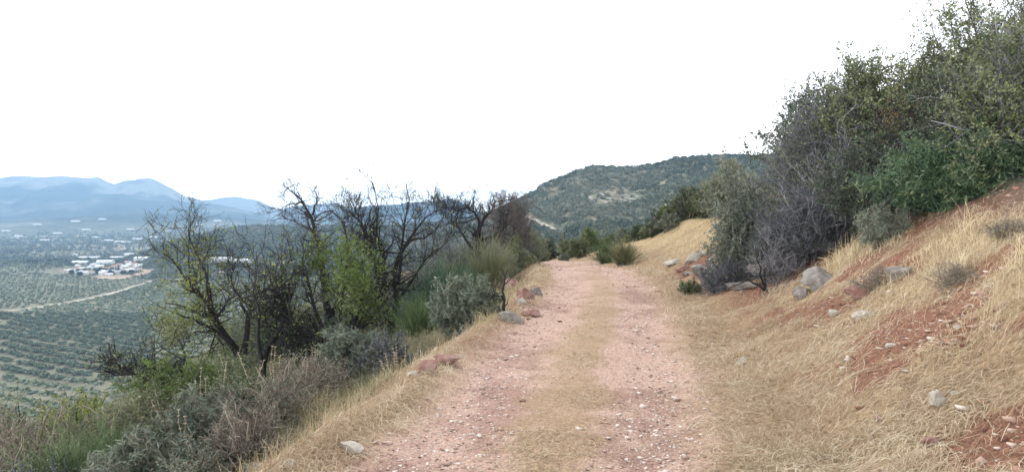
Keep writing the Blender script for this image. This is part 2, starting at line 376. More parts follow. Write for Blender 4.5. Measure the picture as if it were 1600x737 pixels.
# pale cut of a track and a stony grove on the right hill
HT = [vhit(*p) for p in [(822, 337), (832, 341), (848, 350), (866, 358)]]
COL = mixc(COL, np.broadcast_to(col((.36, .33, .27)), COL.shape), road_mask(HT, 2.0) * (RR > 200) * (RR < 1500))
rock = sstep(.28, .5, fbm(GX / 9, GY / 26, 3, 140)) * (PXG > 690) * (RR > 300) * (RR < 1300) * .35
COL = mixc(COL, np.broadcast_to(col((.30, .26, .20)), COL.shape), rock)
g = vhit(960, 306); plot_ = (np.exp(-((GX - g[0]) / 20) ** 4 - ((GY - g[1]) / 34) ** 4) > .4)
COL = mixc(COL, np.broadcast_to(col((.29, .275, .23)), COL.shape), plot_ * (np.sin((GX + .25 * GY) * .9) > .15) * (fbm(GX / 4, GY / 10, 2, 145) > -.25) * (RR > 300) * .9)
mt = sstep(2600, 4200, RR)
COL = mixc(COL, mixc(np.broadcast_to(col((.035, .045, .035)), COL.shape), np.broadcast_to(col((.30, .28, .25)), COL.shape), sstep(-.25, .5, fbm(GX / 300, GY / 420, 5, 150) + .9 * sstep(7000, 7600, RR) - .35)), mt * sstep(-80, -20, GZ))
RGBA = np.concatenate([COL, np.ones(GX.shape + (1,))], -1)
idx = np.arange(NA * NR).reshape(NR, NA)
F = np.stack([idx[:-1, :-1], idx[:-1, 1:], idx[1:, 1:], idx[1:, :-1]], -1).reshape(-1, 4)[:, ::-1]
fS = S[:-1, :-1].ravel(); fR = RR[:-1, :-1].ravel(); fPX = PXG[:-1, :-1].ravel(); fY = GY[:-1, :-1].ravel(); fN = (n1 * .12 + n2 * .08)[:-1, :-1].ravel()
kindf = np.zeros(len(F), int)                                       # 0 ground
kindf[(np.abs(fS + .05) < 1.32 - .28 * sstep(17, 27, fY) + fN) & (fR < 75)] = 1               # track
kindf[fR >= 75] = 2                                                # valley
kindf[(fR >= 200) & (fR < 1900) & (fPX > 650)] = 3                  # hill
kindf[(fR >= 3500)] = 4
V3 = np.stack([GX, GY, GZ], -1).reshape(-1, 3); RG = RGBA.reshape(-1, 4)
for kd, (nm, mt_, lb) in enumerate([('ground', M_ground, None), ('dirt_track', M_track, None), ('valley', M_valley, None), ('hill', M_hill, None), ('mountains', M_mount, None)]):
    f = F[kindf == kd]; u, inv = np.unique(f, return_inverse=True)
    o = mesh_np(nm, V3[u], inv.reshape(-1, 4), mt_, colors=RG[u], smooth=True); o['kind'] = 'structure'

# ------------------------------------------------------------------ haze
def box_mesh(name, lo, hi, mat, parent=None):
    lo = np.array(lo, float); hi = np.array(hi, float)
    V = np.array([[x, y, z] for z in (lo[2], hi[2]) for y in (lo[1], hi[1]) for x in (lo[0], hi[0])])
    F = np.array([[0, 2, 3, 1], [4, 5, 7, 6], [0, 1, 5, 4], [2, 6, 7, 3], [0, 4, 6, 2], [1, 3, 7, 5]])
    return mesh_np(name, V, F, mat, parent)
mh = bpy.data.materials.new('haze'); mh.use_nodes = True; t = mh.node_tree; t.nodes.clear()
pv = t.nodes.new('ShaderNodeVolumePrincipled'); pv.inputs['Color'].default_value = (.40, .67, .98, 1); pv.inputs['Density'].default_value = 1.6e-4; pv.inputs['Anisotropy'].default_value = .1
mo = t.nodes.new('ShaderNodeOutputMaterial'); t.links.new(pv.outputs[0], mo.inputs['Volume'])
hb = box_mesh('haze', (-12000, -400, GZ.min() - 1), (12000, 12000, GZ.max() + 12), mh); hb['kind'] = 'stuff'

# ------------------------------------------------------------------ stones
def ico_rock(seed, rough=.22, flat=.6, sub=2):
    import bmesh
    bm = bmesh.new(); bmesh.ops.create_icosphere(bm, subdivisions=sub, radius=1)
    r = np.random.default_rng(seed)
    V = np.array([v.co[:] for v in bm.verts])
    for _ in range(15):                                            # flat broken faces
        n = nrm(r.normal(size=3) * np.array([1, 1, .7])); d = .38 + .42 * r.random(); k = V @ n - d
        V = V - np.outer(np.maximum(k, 0), n)
    V = V * np.array([1, .8, flat])
    Fc = np.array([[v.index for v in f.verts] for f in bm.faces]); bm.free()
    return V, Fc
M_stone_pale = mat_tint('pale_limestone', [(.24, .19, .15), (.40, .35, .29), (.58, .53, .46)], .9, 1.6, 14, bump=1)
M_stone_grey = mat_tint('grey_limestone', [(.06, .05, .045), (.17, .145, .125), (.29, .26, .23), (.44, .40, .35)], .95, 1.3, 9, bump=1)
M_stone_red = mat_tint('red_stained_rock', [(.10, .045, .04), (.26, .14, .11), (.40, .32, .28)], .95, 1.3, 9, bump=1)
M_gravel = mat_tint('gravel_stones', [(.20, .12, .09), (.42, .28, .22), (.56, .42, .35), (.66, .55, .48), (.78, .70, .64)], .9)
M_rubble = mat_tint('rubble_stones', [(.16, .07, .045), (.30, .15, .10), (.42, .28, .21), (.62, .54, .46)], .9)
def rock(px, py, wpx, hpx, seed, mat, name, label, grp=None, Y=None, rz=0, sink=.4):
    g = hit(px, py + hpx * .4) if Y is None else stand(px, Y)
    sx = wpx / FPX * g[1] * .58; sz = hpx / FPX * g[1] * .72
    V, Fc = ico_rock(seed, sub=4 if wpx > 20 else 3)
    V = V / np.abs(V).max(0) * np.array([sx, sx * .75, sz])
    V += .16 * sx * fbm(V[:, 0] / sx * 1.6 + seed, V[:, 1] / sx * 1.6 + V[:, 2] / sz * 1.8, 5, seed, .6)[:, None] * nrm(V)
    c, s_ = math.cos(rz), math.sin(rz); V = V @ np.array([[c, s_, 0], [-s_, c, 0], [0, 0, 1]])
    o = mesh_np(name, V, Fc, mat, attrs=np.full(len(V), .5)); o.location = (g[0], g[1], g[2] + sz * (1 - 2 * sink) * .8)
    tag(o, label, 'rock', grp); return o
rock(547, 697, 40, 20, 1, M_stone_pale, 'stone', 'flat white stone lying on the straw of the left verge')
rock(1160, 563, 24, 13, 2, M_stone_pale, 'stone', 'white angular stone at the right edge of the track')
rock(1467, 620, 26, 26, 3, M_stone_pale, 'stone', 'pale upright stone in the straw low on the right bank')
rock(1493, 614, 18, 9, 4, M_stone_pale, 'stone', 'small flat stone just right of the pale upright one')
rock(1301, 491, 16, 12, 5, M_stone_pale, 'stone', 'round white stone on the bank between the two red soil patches')
rock(1352, 489, 34, 14, 6, M_stone_pale, 'stone', 'low pale stone right of the round white one on the bank')
rock(1499, 510, 16, 6, 61, M_stone_pale, 'stone', 'thin white stone at the right end of the bare red patch')
rock(1394, 538, 16, 10, 62, M_stone_pale, 'stone', 'small white stone at the foot of the bare red patch')
rock(1455, 688, 24, 14, 63, M_stone_red, 'stone', 'reddish stone in the straw at the lower right')
rock(1283, 436, 70, 34, 7, M_stone_grey, 'boulder', 'large grey boulder breaking out of the bank below the thicket', rz=.5)
rock(1252, 452, 46, 22, 71, M_stone_grey, 'boulder', 'lower grey slab leaning left of the large grey boulder', rz=.3)
rock(1402, 425, 42, 24, 8, M_stone_grey, 'boulder', 'grey white boulder high on the bank among golden grass')
rock(1352, 452, 50, 20, 81, M_stone_red, 'boulder', 'low dark red rock ledge below the grey white boulder')
rock(1205, 424, 74, 30, 9, M_stone_grey, 'boulder', 'broad grey rock slab under the grey twigs of the thicket', rz=-.5)
rock(1160, 445, 44, 14, 10, M_stone_grey, 'boulder', 'long low pale slab at the left foot of the thicket', rz=-.4)
rock(1083, 403, 22, 16, 11, M_stone_pale, 'boulder', 'pale block in the red cut bank, topmost of its cluster')
rock(1098, 420, 34, 16, 12, M_stone_grey, 'boulder', 'grey block in the red cut bank, lowest of its cluster')
rock(1122, 402, 24, 14, 13, M_stone_pale, 'boulder', 'pale block in the red cut bank, right of its cluster')
rock(1068, 416, 22, 12, 131, M_stone_red, 'boulder', 'red brown block in the cut bank, left of its cluster')
for q, (px, py, wp, hp, lb) in enumerate([(1052, 408, 26, 12, 'flat pale block at the left of the red cut bank'), (1075, 425, 22, 9, 'thin slab at the toe of the red cut bank'), (1095, 395, 18, 10, 'small pale block high in the red cut bank'),
        (1118, 418, 30, 16, 'tilted pale slab in the middle of the red cut bank'), (1136, 408, 18, 16, 'upright pale block at the right end of the red cut bank'), (1106, 432, 20, 8, 'low stone at the foot of the red cut bank'), (1150, 425, 26, 16, 'grey block between the cut bank and the fallen branch'),
        (1230, 408, 50, 26, 'dark grey rock face in the shade beneath the thicket')]):
    rock(px, py, wp, hp, 200 + q, M_stone_grey if q % 2 else M_stone_pale, 'boulder', lb, rz=q * .7)
rock(803, 447, 30, 26, 14, M_stone_red, 'boulder', 'dark red rock standing at the left rim of the track, farthest of its row')
rock(822, 458, 34, 20, 15, M_stone_red, 'boulder', 'reddish layered rock on the rim right of the dark red rock')
rock(815, 470, 16, 11, 16, M_stone_pale, 'stone', 'small bright white stone among the red rim rocks')
rock(840, 455, 22, 16, 17, M_stone_grey, 'boulder', 'grey rock at the right end of the rim rocks')
rock(803, 495, 42, 22, 18, M_stone_grey, 'boulder', 'grey slanting rock beside the gnarled bare stem', rz=.5)
rock(833, 490, 34, 10, 181, M_stone_red, 'boulder', 'low red brown rock jutting into the track by the slanting grey one')
rock(665, 572, 34, 22, 19, M_stone_red, 'boulder', 'dark red rock under the rim in front of the blue green broom')
rock(695, 560, 46, 16, 20, M_stone_red, 'boulder', 'long red brown rock edge right of the dark red rim rock')
rock(645, 583, 24, 8, 21, M_stone_pale, 'stone', 'thin pale stone at the left end of the red rim rocks')
rock(400, 730, 36, 14, 22, M_stone_grey, 'boulder', 'dark grey rock at the bottom edge under dry stalks')
rock(455, 722, 24, 12, 23, M_stone_pale, 'stone', 'pale stone half hidden in grass at the bottom left verge')
rock(1375, 650, 20, 10, 24, M_stone_red, 'stone', 'flat red stone in the small bare patch of the straw')

def scatter_polar(n, r0, r1, a0=-50, a1=50, power=1.0):
    rr = r0 * (r1 / r0) ** (rng.random(n) ** power); a = np.radians(a0 + (a1 - a0) * rng.random(n))
    x = rr * np.sin(a); y = rr * np.cos(a); return x, y, x - cxf(y)
def stones_stuff(name, x, y, size, mat):
    base, Fc = ico_rock(5, sub=1); K = len(x)
    base = base / np.abs(base).max(0)
    sc3 = size[:, None] * np.stack([.6 + .8 * rng.random(K), .5 + .6 * rng.random(K), .25 + .3 * rng.random(K)], 1)
    a = rng.random(K) * 6.28; ca, sa = np.cos(a), np.sin(a)
    B = base[None] * sc3[:, None, :]; B = B * (1 + .25 * rng.normal(size=B.shape[:2] + (1,)))
    X = B[..., 0] * ca[:, None] - B[..., 1] * sa[:, None] + x[:, None]; Yv = B[..., 0] * sa[:, None] + B[..., 1] * ca[:, None] + y[:, None]
    Z = B[..., 2] + (H(x, y) + size * .12)[:, None]
    V = np.stack([X, Yv, Z], -1).reshape(-1, 3); nb = len(base)
    Fq = (Fc[None] + (np.arange(K) * nb)[:, None, None]).reshape(-1, 3)
    return mesh_np(name, V, Fq, mat, attrs=np.repeat(rng.random(K), nb))
x, y, s = scatter_polar(90000, 3.2, 30)
p = np.exp(-((s + .84) / .40) ** 2) + np.exp(-((s - .80) / .34) ** 2) + .10 * (s > 1.2) * (s < 4) * (fbm(x * .8, y * .8, 2, 3) > 0)
k = rng.random(len(x)) < p * .95
x, y = x[k], y[k]
sz = np.minimum(.006 + .010 * rng.random(len(x)) ** 2 + .022 * (rng.random(len(x)) > .93) * rng.random(len(x)), .035) * (.8 + y * .035)
o = stones_stuff('gravel', x, y, sz, M_gravel); o['kind'] = 'stuff'
# loose rubble over the bare red patches
rx, ry = [], []
for (px, py, ax, ay, n) in [(1430, 522, .5, .35, 260), (1290, 480, .4, .6, 160), (1100, 410, .8, 1.0, 240), (1560, 310, .4, .7, 120), (1490, 515, .2, .2, 90), (820, 470, .35, 1.2, 120), (1130, 540, .25, .6, 60), (1575, 700, .3, .3, 100)]:
    g = hit(px, py); rx.append(g[0] + rng.normal(size=n) * ax); ry.append(g[1] + rng.normal(size=n) * ay)
rx = np.concatenate(rx); ry = np.concatenate(ry)
o = stones_stuff('rubble', rx, ry, .012 + .035 * rng.random(len(rx)) ** 4, M_rubble); o['kind'] = 'stuff'

# ------------------------------------------------------------------ dry grass
def blades_lying(x, y, ln, wd, lift=.02, curl=.5, n=4, mean=None):
    K = len(x); a = rng.random(K) * 6.28 if mean is None else mean + rng.normal(size=K) * .8
    P = np.empty((K, n, 3)); cx_, cy_ = x.copy(), y.copy(); bend = rng.normal(size=K) * curl
    for i in range(n):
        P[:, i, 0] = cx_; P[:, i, 1] = cy_
        cx_ = cx_ + np.cos(a) * ln / (n - 1); cy_ = cy_ + np.sin(a) * ln / (n - 1); a = a + bend
    P[:, :, 2] = H(P[:, :, 0].ravel(), P[:, :, 1].ravel()).reshape(K, n)
    lift = np.broadcast_to(np.asarray(lift, float), (K, n)) if np.ndim(lift) else np.full((K, n), lift)
    hgt = lift * rng.random(K)[:, None] * np.array([.25, 1.0, 1.3, .6, .5])[:n][None] + .003
    P[:, :, 2] += hgt + (rng.random(K) * lift[:, 0] * .6)[:, None] * np.linspace(0, 1, n)[None] * (rng.random(K) > .7)[:, None] * 2
    Wd = wd[:, None] * np.array([.8, 1, .9, .5, .4])[:n][None]
    return ribbons(P, Wd, up=nrm(np.array([0, 0, 1.]) + .5 * rng.normal(size=(K, 1, 3))))
def blades_up(x, y, h, wd, lean=.35, n=4, base_a=None):
    K = len(x); z = H(x, y); a = rng.random(K) * 6.28; l = lean * rng.random(K)
    P = np.empty((K, n, 3)); P[:, 0] = np.stack([x, y, z - .01], 1)
    th = l * .4
    for i in range(1, n):
        d = np.stack([np.sin(th) * np.cos(a), np.sin(th) * np.sin(a), np.cos(th)], 1)
        P[:, i] = P[:, i - 1] + d * (h / (n - 1))[:, None]; th = th + l * .75; a = a + rng.normal(size=K) * .15
    return ribbons(P, wd[:, None] * np.array([1, .9, .7, .3, .2])[:n][None])
# mown straw over the right verge
x, y, s = scatter_polar(290000, 2.6, 26, -10, 52)
redp = np.zeros(len(x))
for (px, py, ax, ay) in [(1430, 522, .6, .42), (1275, 480, .35, .8), (1560, 300, .4, 1.0), (1580, 695, .4, .35), (1375, 585, .22, .25), (1100, 405, 1.0, 1.4), (1335, 655, .2, .15)]:
    g = hit(px, py); redp = np.maximum(redp, np.exp(-((x - g[0]) / ax) ** 2 - ((y - g[1]) / ay) ** 2))
cov = sstep(.95, 1.7, s + .3 * fbm(x * 1.2, y * 1.2, 3, 55)) * (1 - sstep(5.0, 6, s)) * (1 - .93 * sstep(.3, .6, redp)) * (.5 + .5 * sstep(-.5, .1, fbm(x * 1.1, y * 1.1, 3, 56)))
cov = cov * (1 - .8 * sstep(.05, .3, .8 * fbm(x * 1.1, y * 1.1, 4, 101) + .75 * fbm(x * .35, y * .35, 3, 103)) * (s > 1.9))
k = rng.random(len(x)) < cov; x, y = x[k], y[k]; rr = np.hypot(x, y)
V = blades_lying(x, y, .05 + .19 * rng.random(len(x)) ** 2.4, np.maximum(.0018 + .0024 * rng.random(len(x)) ** 2, rr * .00036), .05 * (.5 + sstep(-.2, .4, fbm(x * 2.5, y * 2.5, 2, 156)))[:, None] * np.ones((1, 4)), .45)
o = mesh_np('mown_straw', V[0], V[1], M_straw, attrs=np.clip(V[2] * .75 + .12 + .35 * fbm(V[0][:, 0] * .9, V[0][:, 1] * .9, 2, 57), 0, 1)); o['kind'] = 'stuff'
# flattened grass along the middle of the track and its edges
x, y, s = scatter_polar(130000, 3.2, 30, -45, 30)
patch = fbm(x * 1.4, y * 1.4, 3, 58)
cov = np.exp(-((s + .02) / .46) ** 2 * 1.3) * np.clip(.5 + 2.0 * patch, .04, .85) * (1 - .75 * sstep(8, 16, y)) + .25 * np.exp(-((s - .85) / .5) ** 2) * sstep(.15, .4, patch) + .55 * np.exp(-((s - 1.35) / .42) ** 2) * np.clip(.7 + 1.5 * patch, 0, 1)
k = rng.random(len(x)) < cov; x, y = x[k], y[k]; rr = np.hypot(x, y)
V = blades_lying(x, y, .03 + .08 * rng.random(len(x)), np.maximum(.0022 + .002 * rng.random(len(x)), rr * .0004), .02, .6)
o = mesh_np('trampled_grass', V[0], V[1], M_mowngrass, attrs=V[2]); o['kind'] = 'stuff'
# verge grass at the left rim
x, y, s = scatter_polar(150000, 3.4, 34, -40, 12)
pn = fbm(x * 1.6, y * 1.6, 3, 59)
cov = sstep(-1.0, -1.35, s + .2 * pn) * (1 - sstep(-1.75, -2.15, s + .12 * pn))
k = rng.random(len(x)) < cov; x, y, s = x[k], y[k], s[k]; rr = np.hypot(x, y)
ly = rng.random(len(x)) < .75
V1 = blades_lying(x[ly], y[ly], .06 + .12 * rng.random(ly.sum()), np.maximum(.0026 + .002 * rng.random(ly.sum()), rr[ly] * .0004), .05, .5)
u = ~ly; V2 = blades_up(x[u], y[u], (.03 + .07 * rng.random(u.sum())) * (1 + 1.6 * (s[u] < -1.66)), np.maximum(.0025, rr[u] * .0004), .9)
V = cat([V1, V2])
o = mesh_np('verge_grass', V[0], V[1], M_straw, attrs=np.clip(V[2] * .7 + .15 + .5 * fbm(V[0][:, 0] * 1.5, V[0][:, 1] * 1.5, 2, 157), 0, 1)); o['kind'] = 'stuff'
# standing golden grass on the bank
x, y, s = scatter_polar(210000, 3.8, 42, 2, 52)
pn = fbm(x * .8, y * .8, 3, 65)
redp = np.zeros(len(x))
for (px, py, ax, ay) in [(1430, 522, .7, .5), (1270, 480, .5, 1.0), (1560, 300, .4, .9), (1580, 695, .4, .4), (1100, 405, 1.0, 1.4), (1350, 430, .35, .5)]:
    g = hit(px, py); redp = np.maximum(redp, np.exp(-((x - g[0]) / ax) ** 2 - ((y - g[1]) / ay) ** 2))
cov = sstep(1.9, 2.9, s + .5 * pn) * (1 - sstep(4.3, 5.2, s) * (1 - sstep(15, 18, y))) * (1 - sstep(8, 10, s)) * (1 - .95 * sstep(.3, .55, redp)) * (.35 + .65 * sstep(-.3, .2, pn))
tp = np.zeros(len(x))
for (px, py, ax, ay) in [(1500, 480, .8, .6), (1570, 460, .8, .7), (1440, 440, .6, .6), (1350, 395, .5, 1.0), (1470, 400, .6, .7)]:
    g = hit(px, py); tp = np.maximum(tp, np.exp(-((x - g[0]) / ax) ** 2 - ((y - g[1]) / ay) ** 2))
cov = cov * np.clip(.15 + tp + sstep(15, 18, y), 0, 1) * (1 - .8 * sstep(.05, .3, .8 * fbm(x * 1.1, y * 1.1, 4, 101) + .75 * fbm(x * .35, y * .35, 3, 103)) * (1 - tp) * (y < 16))
k = rng.random(len(x)) < cov; x, y, s, pn = x[k], y[k], s[k], pn[k]; rr = np.hypot(x, y)
tallp = np.zeros(len(x))
for (px, py, ax, ay) in [(1500, 480, .7, .5), (1570, 460, .7, .6), (1440, 440, .5, .5), (1350, 395, .4, .9), (1470, 400, .5, .6)]:
    g = hit(px, py); tallp = np.maximum(tallp, np.exp(-((x - g[0]) / ax) ** 2 - ((y - g[1]) / ay) ** 2))
hh = .72 * (1 + 1.1 * sstep(.2, .6, tallp)) * (.05 + .13 * rng.random(len(x))) * (.45 + .95 * sstep(-.1, .35, fbm(x * 2.2, y * 2.2, 3, 165))) * (1 + .8 * sstep(4.2, 6, x) * sstep(.0, .3, pn)) * (1 - .3 * sstep(15, 20, y))
V = blades_up(x, y, hh, np.maximum(.003, rr * .00045), 1.1)
o = mesh_np('golden_grass', V[0], V[1], M_grass, attrs=np.clip(.35 * np.repeat(sstep(.2, .6, tallp), 8) + V[2] * .6 + .02 + .35 * sstep(-.3, .4, fbm(V[0][:, 0] * .8, V[0][:, 1] * .8, 3, 65)) + .3 * fbm(V[0][:, 0] * 2.5, V[0][:, 1] * 2.5, 2, 166), 0, 1)); o['kind'] = 'stuff'
# low weeds and dead grass over the slope on the left
M_weeds = mat_tint('slope_weeds', [(.06, .075, .04), (.13, .14, .075), (.24, .22, .13), (.42, .35, .22)], .7, transl=.2)
x, y, s = scatter_polar(150000, 3.6, 60, -52, 4)
k = (s < -2.0) & (rng.random(len(x)) < .9); x, y, s = x[k], y[k], s[k]; rr = np.hypot(x, y)
V = blades_up(x, y, (.10 + .26 * rng.random(len(x)) ** 1.5) * (.5 + .5 * sstep(-1.9, -3, s)), np.maximum(.003, rr * .0005), 2.6)
o = mesh_np('slope_weeds', V[0], V[1], M_weeds, attrs=np.clip(V[2] * .6 + .25 + .5 * fbm(V[0][:, 0] * .5, V[0][:, 1] * .5, 3, 66), 0, 1)); o['kind'] = 'stuff'

# ------------------------------------------------------------------ bare almond trees
def limb(pts, Y, r0, r1, n=9, dz=.0, origin=None, sway=.5):
    """one limb through seen points, at its own depth"""
    P = np.array(pts, float); t = np.r_[0, np.cumsum(np.hypot(*np.diff(P, axis=0).T))]; t /= t[-1]
    q = np.linspace(0, 1, n); X = np.interp(q, t, P[:, 0]); Z = np.interp(q, t, P[:, 1])
    dep = Y + dz * q + sway * .12 * np.cumsum(rng.normal(size=n)) * .5
    dep[0] = Y if origin is None else origin
    W = np.array([at(a, b, d) for a, b, d in zip(X, Z, dep)])
    W[1:-1] += rng.normal(size=(n - 2, 3)) * .018 * Y / 16
    return W, np.linspace(r0, r1 * .45, n)
def bare_tree(name, label, limbs, base_px, Y, n1, n2, n3, leafmats=(), group='bare almond trees below the track', twig=.0042, tl=(.65, 1.25), up=.13, bark=None):
    b = stand(base_px, Y)
    e = empty(name, b, label, 'tree', group)
    P = np.stack([l[0] for l in limbs]); Rr = np.stack([l[1] for l in limbs])
    P = P - b
    root = np.argmin(P[:, 0, 2])
    P[root, 0, 2] = min(P[root, 0, 2], -.12)
    A, RA = grow(P, Rr, n1, tl[0] * .9, tl[1] * 1.3, .9, up, .28, 6, .55, .25, bias=.75)
    B, RB = grow(A, RA, n2, tl[0] * .5, tl[1] * .75, .9, up, .30, 5, .6, .1)
    D, RD = grow(B, RB, int(n3 * 1.0), .12, .42, .9, up * .8, .28, 4, .6, .1, rmin=twig * .5)
    RA = np.maximum(RA, twig * 1.5); RB = np.maximum(RB, twig * .95); RD = np.maximum(RD, twig * .62)
    V, F_, A_ = tubes(P, Rr, 7); mesh_np('trunk', V, F_, bark or M_bark, e, attrs=A_ * .5, smooth=True)
    V, F_, A_ = cat([tubes(A, RA, 5), tubes(B, RB, 4), tubes(D, RD, 3)]); mesh_np('branches', V, F_, bark or M_bark, e, attrs=A_ * .7)
    tw = np.concatenate([B[:, :4], D])
    for (mat, count, size, fn, droop) in leafmats:
        mid = tw[:, 2] + b; px, py = proj(mid); pr = fn(px, py, mid); idx = rng.choice(len(tw), count, p=pr / pr.sum())
        V, F_, A_ = leaf_quads(tw, count, size, .04, droop=droop, idx=idx, elong=2.8)
        mesh_np('foliage', V, F_, mat, e, attrs=A_)
    return e
M_lf_yellow = mat_tint('yellowing_leaves', [(.09, .12, .02), (.19, .23, .045), (.34, .35, .08)], .6, transl=.35)
M_lf_lime = mat_tint('lime_leaves', [(.045, .075, .02), (.10, .145, .035), (.20, .25, .075)], .6, transl=.35)
M_lf_olive = mat_tint('olive_leaves', [(.06, .08, .04), (.13, .16, .07), (.24, .26, .14)], .6, transl=.25)
YA = 15.5
bare_tree('almond_tree', 'black forked almond tree with thin yellowing leaves, leftmost of the bare trees',
    [limb([(379, 604), (378, 575), (367, 546), (344, 513), (331, 481), (312, 463), (285, 430), (268, 402)], YA, .115, .022, dz=-.6),
     limb([(377, 570), (386, 518), (390, 481), (408, 458), (437, 435), (452, 408)], YA, .085, .02, dz=.5),
     limb([(360, 532), (322, 508), (298, 498), (262, 484)], YA, .05, .014, dz=-.5),
     limb([(331, 481), (328, 444), (314, 412), (300, 385), (296, 350)], YA - .3, .045, .010, dz=-.2),
     limb([(388, 500), (375, 470), (362, 440), (358, 405)], YA, .04, .010, dz=.7),
     limb([(300, 450), (296, 405), (295, 370), (297, 342)], YA - .5, .022, .007),
     limb([(344, 513), (300, 520), (262, 540)], YA - .2, .03, .010, dz=.8)],
    379, YA, 80, 420, 2300,
    [(M_lf_yellow, 2600, .04, lambda px, py, m: np.exp(-((px - 285) / 45.) ** 2 - ((py - 470) / 75.) ** 2) + .05, .4),
     (M_lf_olive, 3000, .042, lambda px, py, m: np.exp(-((px - 275) / 45.) ** 2 - ((py - 525) / 45.) ** 2) + .02, .4)])
YA2 = 14.5
bare_tree('almond_tree', 'leafless almond with two slim trunks between the forked tree and the green leaved one',
    [limb([(409, 600), (412, 565), (418, 541), (437, 513), (450, 480), (447, 450), (462, 420)], YA2, .075, .014, dz=.4),
     limb([(411, 570), (402, 530), (405, 490), (396, 455), (404, 420), (400, 392)], YA2, .05, .012, dz=-.4),
     limb([(418, 541), (455, 532), (480, 520)], YA2, .03, .010)],
    409, YA2, 30, 150, 700, [(M_lf_yellow, 300, .045, lambda px, py, m: np.ones(len(px)), .4)])
YB = 15.0
bare_tree('almond_tree', 'leaning almond tree with a lime green leafy crown',
    [limb([(536, 572), (538, 560), (515, 537), (478, 518), (450, 500), (425, 481), (435, 455), (441, 430)], YB, .125, .025, dz=-.6),
     limb([(538, 560), (552, 523), (570, 505), (589, 490), (600, 470)], YB, .075, .02, dz=.3),
     limb([(515, 540), (497, 500), (483, 444), (470, 412), (478, 385)], YB, .06, .014, dz=.3),
     limb([(536, 556), (529, 490), (538, 444), (543, 405)], YB, .055, .014, dz=-.3),
     limb([(545, 540), (560, 480), (572, 440), (566, 405)], YB, .045, .012, dz=-.7),
     limb([(478, 518), (452, 526), (428, 512), (400, 498)], YB, .04, .012, dz=-.3),
     limb([(530, 560), (500, 556), (478, 560)], YB, .035, .010, dz=-.8)],
    536, YB, 90, 480, 2500,
    [(M_lf_lime, 7000, .045, lambda px, py, m: np.exp(-((px - 553) / 36.) ** 2 - ((py - 430) / 58.) ** 2) + .5 * np.exp(-((px - 505) / 32.) ** 2 - ((py - 405) / 26.) ** 2) + .04, .9),
     (M_lf_olive, 3800, .042, lambda px, py, m: np.exp(-((px - 540) / 45.) ** 2 - ((py - 490) / 40.) ** 2) + .03, .9)])
YC = 19
bare_tree('almond_tree', 'tall leafless almond tree behind the green one, its crooked limb against the sky',
    [limb([(520, 560), (512, 480), (505, 430), (497, 371), (487, 334), (473, 315), (441, 288)], YC, .14, .02, dz=-.5),
     limb([(514, 500), (545, 440), (543, 384), (538, 348), (515, 325), (496, 330)], YC, .08, .016, dz=.5),
     limb([(488, 336), (495, 305), (492, 285)], YC - .4, .03, .008),
     limb([(473, 315), (455, 318), (432, 330)], YC - .4, .025, .008),
     limb([(497, 371), (470, 350), (452, 345)], YC - .2, .03, .01)],
    520, YC, 55, 230, 1100, tl=(.45, .9))
YD = 17.5
bare_tree('almond_tree', 'largest black leafless almond tree with a wide twig crown, right of the green one',
    [limb([(613, 520), (611, 500), (595, 475), (595, 427), (579, 388), (564, 349), (545, 330)], YD, .15, .02, dz=-.5),
     limb([(611, 503), (615, 490), (623, 459), (615, 420), (634, 380), (658, 345), (690, 326)], YD, .10, .016, dz=.6),
     limb([(597, 445), (603, 400), (587, 364), (591, 321), (583, 286)], YD - .2, .055, .010, dz=.3),
     limb([(620, 455), (628, 404), (630, 360), (640, 310), (634, 292)], YD, .05, .010, dz=-.6),
     limb([(600, 482), (588, 462), (574, 451)], YD, .06, .03, dz=-.3),
     limb([(619, 470), (650, 430), (668, 400), (700, 375)], YD, .05, .012, dz=.8),
     limb([(640, 375), (665, 370), (690, 352)], YD + .3, .03, .01)],
    612, YD, 120, 620, 3300, [(M_lf_yellow, 400, .045, lambda px, py, m: np.ones(len(px)), .4)], up=.2)
YE = 24
bare_tree('almond_tree', 'dark leafless tree with an arching crown against the blue mountain, beside the purplish one',
    [limb([(738, 440), (742, 410), (745, 392), (750, 352), (737, 321), (712, 330)], YE, .13, .02),
     limb([(749, 355), (768, 329), (776, 313)], YE, .06, .012),
     limb([(744, 395), (725, 370), (708, 345), (700, 322)], YE, .05, .012),
     limb([(746, 380), (770, 368), (790, 355)], YE, .05, .012)],
    738, YE, 70, 330, 1700, tl=(.5, 1.1), up=.15, twig=.006)
YF = 27
M_barkpurple = mat_tint('greyish_brown_twigs', [(.08, .068, .062), (.17, .145, .135), (.28, .245, .225)], .9)
bare_tree('almond_tree', 'dense greyish brown tree of fine bare twigs at the left of the track end',
    [limb([(792, 440), (790, 400), (780, 365), (765, 335)], YF, .11, .02), limb([(791, 410), (805, 370), (800, 330), (790, 312)], YF, .08, .012),
     limb([(791, 400), (815, 385), (822, 365)], YF, .05, .012), limb([(790, 395), (768, 385), (752, 370)], YF, .05, .012),
     limb([(788, 380), (790, 350), (782, 322)], YF, .05, .012), limb([(800, 375), (816, 350), (815, 325)], YF, .04, .012)],
    791, YF, 110, 700, 4300, tl=(.5, 1.0), up=.2, twig=.0055, bark=M_barkpurple)
YG = 12.0
bare_tree('almond_tree', 'low dark tree creeping sideways in the brush at the lower left',
    [limb([(300, 612), (282, 592), (250, 583), (215, 582), (190, 588), (165, 578)], YG, .07, .015, dz=-.5),
     limb([(270, 588), (235, 572), (205, 570)], YG, .035, .010), limb([(215, 582), (190, 572), (170, 560)], YG - .2, .03, .01),
     limb([(282, 592), (290, 560), (280, 530)], YG, .04, .01)],
    300, YG, 40, 180, 700, [(M_lf_olive, 350, .045, lambda px, py, m: np.ones(len(px)), .4)], tl=(.3, .6))
